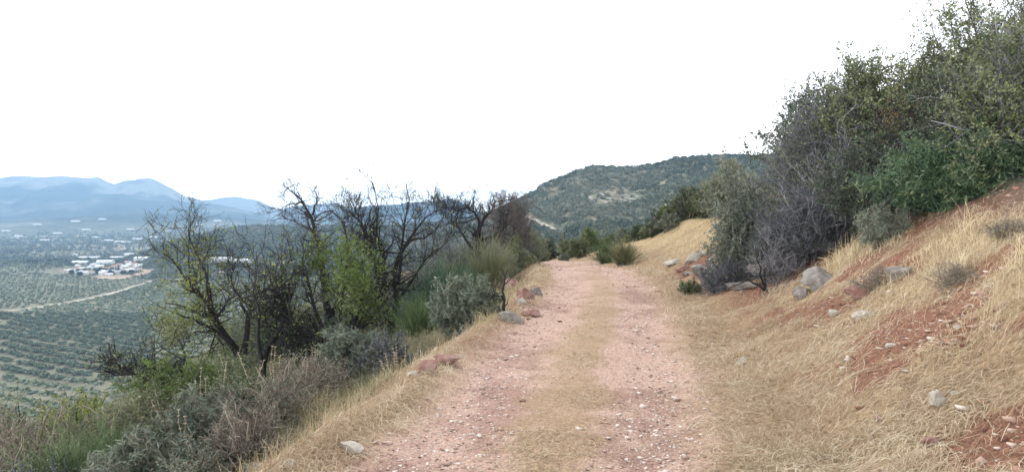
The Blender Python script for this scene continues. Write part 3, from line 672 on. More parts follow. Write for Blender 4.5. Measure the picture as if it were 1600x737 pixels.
YH = 11.4
bare_tree('dead_sapling', 'small gnarled bare stem rising at the left rim of the track',
    [limb([(781, 510), (784, 490), (790, 475), (785, 455), (788, 440), (793, 420)], YH, .035, .012, sway=.2), limb([(788, 468), (776, 460), (768, 448)], YH, .02, .007, sway=.2),
     limb([(786, 450), (796, 436), (800, 424)], YH, .014, .006, sway=.2), limb([(784, 492), (778, 478), (772, 474)], YH, .012, .005, sway=.2)],
    781, YH, 12, 26, 40, tl=(.10, .22), twig=.0032, group='gnarled saplings')

# ------------------------------------------------------------------ shrubs
def shrub(name, label, px, Y, wd, ht, mats, n0=30, n1=150, n2=700, leaves=0, lsize=.035, droop=.2, twig=.003, stem=.018, up=.12, group=None, depth=None, px_off=0, elong=2.2, cat_='shrub', upright=0., b=None, tleaf=.1):
    b = stand(px, Y) if b is None else b
    e = empty(name, b, label, cat_, group)
    d = rng.normal(size=(n0, 3)); d[:, 2] = np.abs(d[:, 2]) * .8 + .15 + upright; d = nrm(d) * (.55 + .45 * rng.random((n0, 1)) ** .6)
    tip = d * np.array([wd / 2, (depth or wd * .8) / 2, ht])
    st = rng.normal(size=(n0, 3)) * np.array([wd * .06, wd * .06, 0]); st[:, 2] = -.08
    n = 7; t = np.linspace(0, 1, n)[None, :, None]
    P = st[:, None] * (1 - t) + tip[:, None] * t
    P[..., 2] += ht * .12 * np.sin(t[..., 0] * math.pi) * (rng.random((n0, 1)) * 1.4 - .2)
    P[:, 1:-1] += rng.normal(size=(n0, n - 2, 3)) * ht * .02
    Rr = np.full((n0, 1), stem) * (.6 + .6 * rng.random((n0, 1))) * np.linspace(1, .3, n)[None]
    s = (wd + ht) * .5
    A, RA = grow(P, Rr, n1, .16 * s, .38 * s, .9, up, .25, 5, .6, .2); RA = np.maximum(RA, twig)
    B, RB = grow(A, RA, n2, .06 * s, .20 * s, .9, up, .28, 4, .6, .1); RB = np.maximum(RB, twig * .7)
    V, F_, A_ = cat([tubes(P, Rr, 5), tubes(A, RA, 3), tubes(B, RB, 3)])
    mesh_np('stems', V, F_, mats[0], e, attrs=A_)
    if leaves:
        allp = np.concatenate([A[:, :4], B])
        V, F_, A_ = leaf_quads(allp, int(leaves * 1.5), lsize * .82, .012 + .004 * s, droop=droop, elong=elong, tmin=tleaf)
        mesh_np('foliage', V, F_, mats[1], e, attrs=A_)
    return e
def broom(name, label, px, Y, wd, ht, mat, n0=260, n1=1400, w=.0035, group=None, arch=.5, b=None, cat_='shrub', stiff=.12):
    b = stand(px, Y) if b is None else b
    e = empty(name, b, label, cat_, group)
    d = rng.normal(size=(n0, 3)); d[:, 2] = np.abs(d[:, 2]) * 1.1 + .45; d = nrm(d)
    L = (.55 + .45 * rng.random((n0, 1))); n = 7
    tip = d * L * np.array([wd * .62, wd * .55, ht * 1.05])
    st = rng.normal(size=(n0, 3)) * np.array([wd * .07, wd * .07, 0]); st[:, 2] = -.05
    t = np.linspace(0, 1, n)[None, :, None]
    horiz = tip * np.array([1, 1, 0]); vert = tip * np.array([0, 0, 1])
    P = st[:, None] + horiz[:, None] * t ** (1 + arch) + vert[:, None] * (t ** .85) + rng.normal(size=(n0, n, 3)) * ht * .012
    Rr = np.maximum(np.full((n0, 1), w * 1.2) * np.linspace(1.2, .5, n)[None], w * .4)
    A, RA = grow(P, Rr, n1, .14 * ht, .42 * ht, .38, .18, stiff, 5, .8, .15); RA = np.maximum(RA, w * .5)
    V, F_, A_ = cat([tubes(P, Rr, 4), ribbons(A, RA * 2)])
    cl = fbm(V[:, 0] * 3 / wd + V[:, 2] * 2, V[:, 1] * 3 / wd, 2, 91)
    mesh_np('stems', V, F_, mat, e, attrs=np.clip(A_ * .8 + .1 + cl * .4, 0, 1))
    return e
M_broom_dk = mat_tint('dark_green_broom', [(.015, .04, .024), (.045, .105, .055), (.12, .21, .12)], .6, transl=.1)
M_broom_bl = mat_tint('blue_green_broom', [(.07, .105, .085), (.16, .21, .165), (.30, .36, .28)], .6, transl=.1)
M_broom_gr = mat_tint('green_broom', [(.045, .075, .03), (.11, .16, .065), (.22, .28, .13)], .6, transl=.1)
M_broom_ol = mat_tint('olive_broom', [(.08, .09, .045), (.17, .18, .09), (.30, .29, .16)], .6, transl=.1)
M_twig_gr = mat_tint('grey_twigs', [(.042, .042, .05), (.105, .105, .12), (.26, .255, .275)], .85)
M_twig_dk = mat_tint('dark_twigs', [(.02, .02, .02), (.05, .045, .045), (.10, .09, .09)], .85)
M_twig_br = mat_tint('dry_brown_twigs', [(.10, .075, .06), (.22, .175, .14), (.42, .36, .28)], .85)
M_lf_blue = mat_tint('blue_grey_needles', [(.06, .075, .05), (.13, .155, .11), (.25, .28, .21)], .6, transl=.15)
M_lf_dark = mat_tint('dark_evergreen_leaves', [(.022, .036, .022), (.05, .075, .042), (.11, .14, .08)], .5, transl=.12)
M_lf_oak = mat_tint('oak_leaves', [(.03, .044, .02), (.08, .10, .04), (.15, .175, .075), (.24, .25, .13)], .5, transl=.2)
M_lf_grey = mat_tint('grey_green_leaves', [(.07, .085, .062), (.155, .18, .125), (.29, .31, .22)], .6, transl=.2)
M_lf_brown = mat_tint('brown_leaves', [(.10, .055, .025), (.22, .13, .05), (.36, .27, .07)], .7, transl=.25)

# left slope, behind the rim
broom('broom_shrub', 'dark green broom bush between the large bare tree and the track', 698, 16.5, 1.9, 1.5, M_broom_dk, 420, 3600, .004)
broom('broom_shrub', 'dark green low broom left of the blue green one', 655, 14.5, 1.6, 1.0, M_broom_gr, 300, 2200, .0035)
shrub('broom_shrub', 'rounded blue green bush at the track rim', 730, 11.6, 1.25, 1.05, (M_twig_br, M_lf_blue), 70, 420, 2400, 9000, 0.06, elong=7, twig=.0026, stem=.006, upright=.15)
shrub('broom_shrub', 'blue grey broom tuft under the leaning green tree', 548, 11.2, 1.3, .85, (M_twig_br, M_lf_blue), 70, 420, 2400, 8000, 0.055, elong=7, twig=.0026, stem=.006, upright=.15)
broom('broom_shrub', 'tall olive green broom in front of the dark leafless tree', 765, 18.5, 1.7, 1.75, M_broom_ol, 380, 3000, .0042)
broom('broom_shrub', 'sparse olive broom left of the white rim stone', 700, 20, 1.8, 1.5, M_broom_ol, 300, 2000, .0045)
for q, (px, Y, w_, h_, lb) in enumerate([(800, 24, 1.8, 1.3, 'rounded olive green shrub on the left rim, nearest of its hedge'), (823, 27, 1.8, 1.25, 'rounded olive green shrub on the left rim, second of its hedge'), (838, 31, 1.6, 1.15, 'rounded olive green shrub on the left rim, farthest of its hedge'),
                                       (775, 22, 1.6, 1.3, 'olive green shrub at the left end of the rim hedge'), (812, 33, 2.6, 1.7, 'taller grey green shrub behind the rim hedge')]):
    shrub('rim_shrub', lb, px, Y, w_, h_, (M_twig_br, M_lf_grey if q % 2 else M_lf_olive), 26, 150, 900, 6500, .05, group='hedge shrubs on the left rim', twig=.005)
shrub('shrub', 'dark shrub filling the hollow behind the leaning green tree', 470, 18, 3.2, 1.5, (M_twig_dk, M_lf_dark), 40, 250, 1400, 9000, .05)
shrub('shrub', 'grey brown thicket of twigs below the large bare tree', 650, 20, 3.2, 2.0, (M_twig_gr, M_lf_grey), 60, 500, 3200, 3500, .045, twig=.005)
shrub('shrub', 'olive leaved bush below the leftmost bare tree', 270, 14.8, 2.2, 1.15, (M_twig_dk, M_lf_olive), 40, 260, 1500, 14000, .045)
shrub('shrub', 'dull green bush behind the lime green crown', 430, 21, 4.5, 2.2, (M_twig_gr, M_lf_olive), 50, 350, 2000, 13000, .055, twig=.005)
shrub('shrub', 'grey twiggy scrub beneath the tall crooked limb', 560, 22, 4.0, 2.4, (M_twig_gr, M_lf_grey), 60, 500, 3400, 5500, .05, twig=.0055)
shrub('shrub', 'grey scrub behind the arching dark tree', 715, 29, 3.8, 2.4, (M_twig_gr, M_lf_grey), 60, 500, 3600, 5500, .06, twig=.007)
# foreground brush, lower left
broom('broom_shrub', 'bright green upright broom in the lower left corner', 105, 6.6, 1.3, .95, M_broom_gr, 320, 2300, .0026)
shrub('broom_shrub', 'silvery blue broom at the bottom left edge', 228, 6.0, 1.2, .62, (M_twig_br, M_lf_blue), 70, 420, 2400, 6500, 0.04, elong=7, twig=.0026, stem=.006, upright=.15)
shrub('broom_shrub', 'grey green broom left of the grey white stone at the bottom', 330, 7.6, 1.2, .75, (M_twig_br, M_lf_blue), 70, 420, 2400, 6500, 0.04, elong=7, twig=.0026, stem=.006, upright=.15)
shrub('shrub', 'yellow green leafy bush in the lower left brush', 285, 9.3, 1.9, 1.15, (M_twig_dk, M_lf_lime), 40, 260, 1500, 11000, .035)
shrub('shrub', 'yellow leaved shrub left of the creeping tree', 128, 10.5, 1.9, 1.1, (M_twig_dk, M_lf_yellow), 36, 220, 1200, 4500, .04)
shrub('shrub', 'dusky brown twig shrub at the left edge', 35, 7.6, 1.9, 1.0, (M_twig_br, M_lf_olive), 50, 420, 2600, 1300, .03)
shrub('shrub', 'grey twig shrub under the bright green broom', 20, 6.0, 1.3, .7, (M_twig_gr, M_lf_grey), 50, 360, 1900, 1500, .025)
shrub('shrub', 'dry brown tangle of twigs beside the verge', 430, 7.8, 1.45, .8, (M_twig_br, M_lf_grey), 50, 380, 2200, 2600, .022)
shrub('shrub', 'grey tangle of dead twigs at the bottom left of the verge', 385, 6.4, 1.0, .6, (M_twig_br, M_lf_grey), 50, 400, 2200, 500, .02)
shrub('shrub', 'soft green bush mixed into the brown twigs beside the verge', 375, 8.6, 1.5, .85, (M_twig_dk, M_lf_olive), 40, 260, 1500, 8000, .03)
shrub('shrub', 'dull green bush at the bottom left corner', 60, 6.2, 1.6, .75, (M_twig_dk, M_lf_olive), 40, 260, 1500, 7000, .026)
shrub('shrub', 'grey green bush at the bottom between silvery broom and verge', 300, 5.9, .9, .5, (M_twig_br, M_lf_grey), 40, 260, 1500, 4500, .02)
shrub('shrub', 'olive brown brush behind the dry stalks', 200, 8.5, 2.0, .95, (M_twig_br, M_lf_olive), 46, 330, 2000, 6500, .032)
shrub('shrub', 'dull green low bush at far left behind the yellow one', 40, 11.5, 2.6, 1.15, (M_twig_dk, M_lf_olive), 40, 260, 1500, 9000, .04)
shrub('shrub', 'dark green bush at the foot of the forked tree', 350, 12.0, 2.0, .95, (M_twig_dk, M_lf_olive), 40, 260, 1400, 8500, .038)
shrub('shrub', 'brown twig bush between verge and blue grey broom', 480, 9.0, 1.3, .8, (M_twig_br, M_lf_grey), 50, 380, 2200, 1200, .025)
shrub('shrub', 'low grey brush on the slope right of the blue grey broom', 612, 10.6, 1.1, .65, (M_twig_gr, M_lf_grey), 46, 330, 1800, 1800, .025)
broom('broom_shrub', 'thin green broom beneath the yellow green bush', 175, 7.4, 1.1, .75, M_broom_gr, 200, 1200, .0024)
# dead stalks with whorled seed heads
M_stalk = mat_tint('dead_stalks', [(.24, .18, .12), (.40, .32, .22), (.56, .47, .34)], .8)
def stalk_plant(label, px, Y, n, ht, spread):
    b = stand(px, Y); e = empty('seed_stalk', b, label, 'dead plant', 'dead seed stalks in the brush')
    o0 = rng.normal(size=(n, 3)) * spread; o0[:, 2] = -.05; top = o0 * 1.8; top[:, 2] = ht * (.65 + .35 * rng.random(n))
    t = np.linspace(0, 1, 6)[None, :, None]; P = o0[:, None] * (1 - t) + top[:, None] * t + rng.normal(size=(n, 6, 3)) * .006
    for i in range(n):
        parts = [tubes(P[i:i + 1], np.full((1, 6), .0024), 4)]
        for q in np.arange(.6, 1.01, .1):
            c = lerp_poly(P, np.array([q]), np.array([i]))[0]; m = 9; a = rng.random(m) * 6.28
            d = np.stack([np.cos(a), np.sin(a), .5 + 0 * a], 1); L = .017
            Q = c + d[:, None] * np.linspace(0, L, 3)[None, :, None]; parts.append(tubes(Q, np.full((m, 3), .0032) * np.array([.6, 1.2, .5]), 4))
        V, F_, A_ = cat(parts); mesh_np('stalk', V, F_, M_stalk, e, attrs=A_)
for lb, px, Y, n, ht, sp in [('cluster of tall pale stalks before the yellow green bush', 318, 8.2, 7, 1.15, .10), ('dead stalks before the black forked trunk', 372, 9.0, 6, 1.15, .12), ('dead stalks standing before the slim twin trunks', 410, 8.8, 7, 1.3, .12),
                             ('lone dead stalks left of the yellow green bush', 205, 8.6, 3, 1.1, .15), ('dead stalks by the brown twig bush', 455, 8.4, 4, 1.05, .12), ('pale stalks in the brush at the bottom', 288, 6.9, 5, .85, .08), ('dead stalks above the silvery broom', 145, 8.0, 3, 1.0, .14),
                             ('short dead stalks beneath the red rim rocks', 622, 8.9, 8, .55, .09), ('dead stalks leaning at the rim in front of the grey rock', 762, 11.5, 5, .8, .12)]:
    stalk_plant(lb, px, Y, n, ht * .8, sp * 1.5)
# tufts of oat grass at the rim
M_oat = mat_tint('oat_grass', [(.34, .28, .14), (.50, .42, .24), (.66, .58, .38)], .6, transl=.25)
def tuft(label, px, Y, n, ht, sp, name='grass_tuft', mat=None, grp='tall dry tufts along the left rim'):
    b = stand(px, Y); e_x = b[0] + rng.normal(size=n) * sp; e_y = b[1] + rng.normal(size=n) * sp
    V, F_, A_ = blades_up(e_x, e_y, ht * (.5 + .5 * rng.random(n)), np.full(n, max(.003, Y * .0004)), .8, 5)
    o = mesh_np(name, V - b, F_, mat or M_oat, attrs=A_); o.location = b; tag(o, label, 'grass tuft', grp)
for lb, px, Y, n, ht, sp in [('tall dry tuft at the rim nearest the camera', 470, 5.9, 120, .35, .10), ('dry tuft at the rim beside the white stone', 520, 6.4, 140, .32, .12), ('dry tuft below the brown twig bush', 500, 7.6, 120, .45, .14), ('dry tuft on the rim left of the red rocks', 600, 8.0, 130, .32, .12),
                             ('pale tuft above the red rim rocks', 560, 7.2, 120, .34, .14), ('dry tuft right of the rounded blue green bush', 770, 12.2, 150, .6, .16), ('dry tuft in front of the gnarled stem', 755, 10.6, 110, .35, .14), ('tall pale tuft behind the blue green broom', 765, 14.2, 160, .8, .2), ('dry tuft behind the rim rocks', 795, 15.5, 130, .6, .2), ('low tuft at the bottom edge of the verge', 420, 5.0, 120, .25, .10)]:
    tuft(lb, px, Y, n, ht, sp)

# ------------------------------------------------------------------ the thicket on the bank
G = 'bushes of the thicket on the bank'
shrub('thicket_bush', 'pale grey green bush at the left end of the thicket', 1180, 13.8, 2.0, 2.15, (M_twig_gr, M_lf_grey), 80, 600, 4200, 34000, .04, group=G, twig=.004)
shrub('thicket_bush', 'mass of bare purple grey twigs in the middle of the thicket', 1300, 12.8, 3.0, 2.9, (M_twig_gr, M_lf_oak), 110, 1200, 9000, 20000, .03, group=G, twig=.0042, stem=.022, upright=.15)
shrub('thicket_bush', 'low dark tangle under the purple grey twigs', 1262, 11.9, 2.1, 1.3, (M_twig_gr, M_lf_dark), 90, 900, 6500, 6000, .028, group=G, twig=.0036)
shrub('thicket_bush', 'dark leafy bush closing the thicket behind the bare twigs', 1320, 15.5, 4.2, 3.0, (M_twig_dk, M_lf_dark), 90, 700, 4500, 42000, .05, group=G, twig=.004, stem=.03, upright=.2)
shrub('thicket_bush', 'olive green oak bush rising over the middle of the thicket', 1410, 12.4, 3.6, 2.95, (M_twig_dk, M_lf_oak), 90, 700, 5000, 60000, .042, group=G, twig=.004, stem=.03, upright=.25)
shrub('thicket_bush', 'green oak bush at the top right corner of the thicket', 1545, 10.8, 3.6, 3.2, (M_twig_dk, M_lf_oak), 90, 700, 5000, 44000, .038, group=G, twig=.004, stem=.03, upright=.25)
shrub('thicket_bush', 'brown leaved bush in the heart of the thicket', 1440, 10.8, 1.9, 2.0, (M_twig_dk, M_lf_brown), 50, 300, 1800, 3200, .03, group=G, twig=.0032)
shrub('thicket_bush', 'dark shaded bush at the foot of the thicket', 1400, 10.6, 2.6, 1.4, (M_twig_dk, M_lf_dark), 90, 700, 4500, 20000, .03, group=G, twig=.003)
shrub('thicket_bush', 'dark shaded bush behind the vivid green broom', 1530, 9.6, 2.4, 1.9, (M_twig_dk, M_lf_dark), 90, 700, 4500, 20000, .03, group=G, twig=.003)
shrub('thicket_bush', 'grey leafless bush hanging over the right edge', 1590, 8.8, 2.2, 2.15, (M_twig_gr, M_lf_oak), 80, 450, 2800, 26000, .034, group=G, twig=.003, upright=.2)
shrub('thicket_bush', 'dark bush at the very right of the thicket', 1690, 9.4, 3.2, 2.7, (M_twig_dk, M_lf_oak), 80, 600, 4000, 26000, .035, group=G, twig=.003, upright=.2)
M_lf_vivid = mat_tint('vivid_green_leaves', [(.018, .036, .02), (.045, .08, .04), (.10, .15, .075), (.20, .22, .12)], .5, transl=.15)
shrub('broom_shrub', 'vivid green feathery bush hanging out of the thicket', 1480, 9.2, 2.3, .95, (M_broom_dk, M_lf_vivid), 90, 600, 3500, 14000, .035, elong=5, twig=.0028, stem=.008)
shrub('broom_shrub', 'vivid green feathery bush beside the right edge above red soil', 1585, 8.8, 1.8, .85, (M_broom_dk, M_lf_vivid), 80, 500, 3000, 11000, .035, elong=5, twig=.0028, stem=.008)
shrub('broom_shrub', 'small grey green broom at the foot of the thicket', 1380, 9.3, .75, .5, (M_twig_br, M_lf_blue), 70, 420, 2400, 5000, 0.035, elong=7, twig=.0026, stem=.006, upright=.15)
shrub('shrub', 'small dark low bush in front of the blocks in the cut bank', 1080, 14.2, .6, .35, (M_twig_dk, M_lf_olive), 24, 120, 700, 2200, .025)
shrub('shrub', 'grey ball of twigs left of the fallen dead branch', 1130, 13.4, 1.1, .75, (M_twig_gr, M_lf_grey), 60, 500, 3200, 1200, .022, twig=.003)
shrub('shrub', 'yellow brown leaved shrub at the left side of the thicket', 1150, 14.0, .7, 1.25, (M_twig_gr, M_lf_brown), 24, 140, 800, 1500, .035, twig=.0028)
shrub('shrub', 'low grey brown brush in the golden grass, nearer of two', 1500, 6.6, .8, .18, (M_twig_br, M_lf_grey), 40, 260, 1500, 500, .015, twig=.0018, stem=.005)
shrub('shrub', 'low grey dead brush by the grey white boulder', 1370, 8.0, .7, .25, (M_twig_br, M_lf_grey), 40, 260, 1200, 200, .015, twig=.0018, stem=.005)
shrub('shrub', 'low grey brush in the golden grass at the right edge', 1580, 6.9, .7, .2, (M_twig_br, M_lf_grey), 40, 260, 1300, 300, .015, twig=.0018, stem=.005)
M_pale = mat_tint('bleached_twigs', [(.14, .135, .145), (.26, .25, .265), (.40, .39, .39)], .85)
for lb, px, Y, w_, h_, n_ in [('bleached dead brush sprawling over the middle of the thicket', 1300, 11.8, 2.6, 2.2, 46), ('bleached dead brush low at the left of the thicket', 1215, 11.7, 1.4, 1.1, 34), ('bleached dead brush at the upper right of the thicket', 1560, 8.9, 1.8, 2.3, 40), ('bleached dead twigs over the brown leaved bush', 1420, 9.9, 1.6, 1.3, 26)]:
    shrub('dead_brush', lb, px, Y, w_, h_, (M_pale, M_lf_grey), n_, n_ * 6, n_ * 14, 0, group='bleached dead brush in the thicket', twig=.0026, stem=.005, upright=.1)
bare_tree('dead_branch', 'dark fallen branch propped on the bank at the foot of the thicket',
    [limb([(1213, 468), (1198, 456), (1178, 441), (1152, 428)], 11.3, .03, .010, sway=.2), limb([(1198, 456), (1188, 432), (1184, 405), (1186, 385)], 11.3, .02, .006, sway=.2), limb([(1205, 462), (1196, 446), (1196, 428)], 11.3, .016, .006, sway=.2)],
    1213, 11.3, 18, 60, 160, tl=(.15, .35), twig=.0026, group='dead branches')
bare_tree('dead_branch', 'pale grey dead branch lying at the left foot of the thicket',
    [limb([(1215, 395), (1195, 430), (1160, 442), (1130, 452)], 12.0, .028, .012, sway=.2), limb([(1200, 425), (1185, 415), (1170, 418)], 12.0, .016, .006, sway=.2)],
    1215, 12.0, 12, 40, 100, tl=(.15, .35), twig=.0026, group='dead branches', bark=M_barkgrey)

# ------------------------------------------------------------------ growth round the far end of the track
G = 'shrubs on the slope right of the track end'
def crest(px, back=.6, lo=14, hi=44):
    ys = np.linspace(lo, hi, 120); xs = (px - CX0) / FPX * ys; el = (H(xs, ys) - EYE) / ys; k = int(np.argmax(el))
    print('crest', px, round(float(ys[k]), 1), 'py', round(HORIZON - FPX * float(el[k])))
    return float(ys[k]) + back
broom('broom_shrub', 'grey green broom clump on the golden slope, nearer of the pair', 975, 24, 1.35, .95, M_broom_ol, 340, 2400, .0048, group=G)
broom('broom_shrub', 'grey green broom clump on the golden slope, farther of the pair', 947, 26.5, 1.2, .95, M_broom_gr, 300, 2000, .005, group=G)
for lb, px, Y, w_, h_, mt_ in [
    ('young yellow green tree at the right of the track end, leftmost', 888, 38, 1.5, 1.0, M_lf_olive), ('yellow green young tree at the right of the track end, middle', 908, 35, 1.5, 1.1, M_lf_olive), ('taller yellow green young tree by the track end', 925, 38, 1.4, 1.5, M_lf_lime),
    ('dark green bush above the broom pair', 1005, crest(1005), 1.5, .95, M_lf_dark), ('dark round bush on the skyline of the slope', 1032, crest(1032), 1.6, 1.1, M_lf_dark), ('green bush above the golden slope, left of two', 1060, crest(1060), 1.6, 1.25, M_lf_olive),
    ('tall dark green bush above the golden slope', 1083, crest(1083), 1.9, 1.5, M_lf_dark), ('olive green bush at the top of the golden slope', 1110, crest(1110), 2.0, 1.5, M_lf_olive), ('grey green bush between the golden slope and thicket', 1140, crest(1140), 2.2, 2.2, M_lf_grey),
    ('fresh green bush on the crest above the broom pair', 1018, crest(1018, .2), 1.3, .8, M_lf_olive), ('fresh green bush on the crest left of the tall dark one', 1048, crest(1048, .2), 1.5, 1.0, M_lf_lime), ('green bush on the crest right of the tall dark one', 1098, crest(1098, .2), 1.6, 1.2, M_lf_olive), ('low green bush on the crest at the left', 990, crest(990, .3), 1.2, .6, M_lf_olive), ('pale green bush at the top of the golden slope', 1126, crest(1126, .2), 1.5, 1.3, M_lf_grey),
    ('small grey bush on the golden slope', 1045, 28, 1.0, .8, M_lf_grey), ('grey green bush behind the broom pair', 978, crest(978, 1.5), 1.8, .9, M_lf_grey), ('low green bush by the track end', 955, crest(955, 1.0), 1.4, .7, M_lf_olive), ('broad olive bush high on the slope', 1120, crest(1120, 4), 2.8, 2.2, M_lf_olive), ('dark bush high on the slope left of the broad one', 1068, crest(1068, 5), 2.0, 1.5, M_lf_dark), ('small tan tuft bush at the track end', 882, 33, .6, .4, M_lf_grey)]:
    shrub('slope_bush', lb, px, Y, w_, h_, (M_twig_br, mt_), 26, 170, 1100, 8500, .055, group=G, twig=.006, stem=.03, upright=.3 if 'tree' in lb else 0)
shrub('olive_tree', 'small dark round olive tree at the end of the track', 856, 40, 1.7, 1.35, (M_twig_dk, M_lf_dark), 26, 170, 1100, 9000, .06, twig=.006, cat_='tree', group='olive trees past the track end')
for lb, px, Y, w_, h_ in [('grey green olive tree behind the small dark one', 835, 58, 5.0, 3.4), ('broad grey olive tree left beyond the track end', 812, 66, 5.5, 3.6), ('grey olive tree right beyond the track end', 880, 62, 5, 3.4), ('farther grey olive tree above the yellow green young trees', 915, 66, 5, 3.8), ('farthest grey olive tree beyond the track end', 858, 82, 6, 4.2), ('olive tree beyond the rim hedge', 790, 74, 6, 4), ('olive tree above the grey green broom pair', 950, 60, 5, 3.6)]:
    shrub('olive_tree', lb, px, Y, w_, h_, (M_twig_dk, M_lf_grey), 26, 170, 1000, 9000, .10, twig=.01, stem=.06, cat_='tree', group='olive trees past the track end')

# ------------------------------------------------------------------ olive groves in the valley
def crown_cards(n, rx, rzh, size, seed, cz):
    r = np.random.default_rng(seed); d = nrm(r.normal(size=(n, 3))) * (.55 + .45 * r.random((n, 1)) ** .5)
    d *= 1 + .22 * np.sin(d[:, :1] * 5 + seed) * np.cos(d[:, 1:2] * 4)
    p = d * np.array([rx, rx, rzh]) + np.array([0, 0, cz])
    a = nrm(r.normal(size=(n, 3))); b_ = nrm(np.cross(a, r.normal(size=(n, 3))))
    s = size * (.6 + .8 * r.random((n, 1)))
    V = np.stack([p - a * s, p + b_ * s * .8, p + a * s, p - b_ * s * .8], 1).reshape(-1, 3)
    return V, np.arange(4 * n).reshape(-1, 4), np.repeat(r.random(n), 4)
M_olive = mat_tint('grove_olive_leaves', [(.065, .092, .055), (.13, .17, .10), (.22, .265, .175)], .7)
M_trunk = mat_tint('olive_trunk', [(.06, .05, .04), (.12, .10, .08)], .9)
protos = []
for k in range(4):
    v, f, a = crown_cards(260, 2.5, 1.5, .45, 300 + k, 2.1)
    P = np.array([[[0, 0, -.3], [.1, .05, .6], [.3, 0, 1.3], [.5, .1, 2.0]], [[0, 0, .3], [-.1, 0, .9], [-.4, .1, 1.4], [-.7, 0, 2.1]]])
    protos.append((mesh_np('crown', v, f, M_olive, attrs=a), *[mesh_np('trunk', *tubes(P, np.array([[.28, .22, .15, .08], [.18, .15, .1, .06]]), 6)[:2], M_trunk, attrs=np.full(48, .5))]))
for pr in protos:
    for o in pr: C.objects.unlink(o)
spots = []
for gx in range(-230, 110):
    for gy in range(-20, 150):
        spots.append((gx, gy))
spots = np.array(spots, float)
ang = R(-19)
X0 = spots[:, 0] * 6.6; Y0 = spots[:, 1] * 14.5
X = X0 * math.cos(ang) - Y0 * math.sin(ang); Y = X0 * math.sin(ang) + Y0 * math.cos(ang)
X = X + 10 * np.sin(Y / 120); Y = Y + 10 * np.sin(X / 90 + .5)
X += rng.normal(size=len(X)) * .9; Y += rng.normal(size=len(X)) * .8
# second grove beyond the cart road, its rows running into the distance
def far_side(x, y):
    P = np.array(ROADS[0]); t_ = P[:, 0] / P[:, 1]; yr = np.interp(x / np.maximum(y, 1), t_, P[:, 1]); return y > yr
k1 = ~far_side(X, Y)
ang = R(52)
X0 = (spots[:, 0] + 60) * 7.6; Y0 = (spots[:, 1] - 60) * 20
X2 = X0 * math.cos(ang) - Y0 * math.sin(ang) - 350; Y2 = X0 * math.sin(ang) + Y0 * math.cos(ang) + 900
X2 += rng.normal(size=len(X2)) * .6
k2 = far_side(X2, Y2)
X = np.concatenate([X[k1], X2[k2]]); Y = np.concatenate([Y[k1], Y2[k2]])
near_vill = [vhit(165, 415), vhit(195, 431), vhit(115, 420)]
px = CX0 + FPX * X / np.maximum(Y, 1); rr = np.hypot(X, Y)
ok = (Y > 230) & (px > -60) & (px < 640) & (Y < 1330) & (rng.random(len(X)) > .04)
for (g, ax, ay) in ((near_vill[0] + np.array([8, 40]), 66, 200), (near_vill[1], 45, 38)):
    ok &= ((X - g[0]) / ax) ** 2 + ((Y - g[1]) / ay) ** 2 > 1
for q, wd in zip(ROADS[:2], (5.5, 5)):
    P = np.array(q)
    for a, b_ in zip(P[:-1], P[1:]):
        d = b_ - a; t_ = np.clip(((X - a[0]) * d[0] + (Y - a[1]) * d[1]) / (d @ d), 0, 1)
        ok &= np.hypot(X - a[0] - t_ * d[0], Y - a[1] - t_ * d[1]) > wd
X, Y = X[ok], Y[ok]; Z = H(X, Y); px, py = proj(np.stack([X, Y, Z + 2], 1))
vis = (px > 0) & (px < 235) & (py < 588)
order = np.argsort(np.where(vis, np.hypot(X, Y), 1e9))[:300]
indiv = np.zeros(len(X), bool); indiv[order] = True
print('olive spots', len(X), 'visible', vis.sum(), 'individual farthest', np.hypot(X, Y)[order].max(), 'nearest', np.hypot(X, Y)[order].min())
ROW = 'grey green olive tree in the ruled rows of the valley grove'
for i in order:
    cr, tr = protos[int(rng.integers(0, 4))]
    e = empty('grove_olive', (X[i], Y[i], Z[i]), ROW, 'tree', 'olive trees of the valley grove', rz=rng.random() * 6.28)
    s_ = 1.15 + .3 * rng.random(); e.scale = (s_ * 1.0, s_ * 1.0, s_ * .58)
    for o in (cr, tr):
        c_ = o.copy(); C.objects.link(c_); c_.parent = e
rest = np.where(~indiv)[0]
def blob_stuff(name, xs, ys, size, hsc, mat, ncards=26, tnoise=60):
    K = len(xs); z = H(xs, ys)
    V0 = [crown_cards(ncards, 1, .62, .36, 400 + k, .62) for k in range(5)]
    VV = np.stack([v[0] for v in V0]); sel = rng.integers(0, 5, K); B = VV[sel] * size[:, None, None] * np.array([1, 1, 1]) ; B[..., 2] *= hsc
    a = rng.random(K) * 6.28; ca, sa = np.cos(a)[:, None], np.sin(a)[:, None]
    x_ = B[..., 0] * ca - B[..., 1] * sa + xs[:, None]; y_ = B[..., 0] * sa + B[..., 1] * ca + ys[:, None]; z_ = B[..., 2] + z[:, None] - .1 * size[:, None]
    V = np.stack([x_, y_, z_], -1).reshape(-1, 3)
    at_ = np.clip(rng.random(V.shape[0] // 4).repeat(4) * .5 + np.repeat(rng.random(K) * .35, ncards * 4) + .15 + .4 * np.repeat(fbm(xs / tnoise, ys / tnoise, 3, 77), ncards * 4), 0, 1)
    o = mesh_np(name, V, np.arange(len(V)).reshape(-1, 4), mat, attrs=at_); o['kind'] = 'stuff'; return o
sr = np.full(len(rest), 3.15) * (.85 + .3 * rng.random(len(rest)))
blob_stuff('distant_olive_grove', X[rest], Y[rest], sr, .56, M_olive, 30)
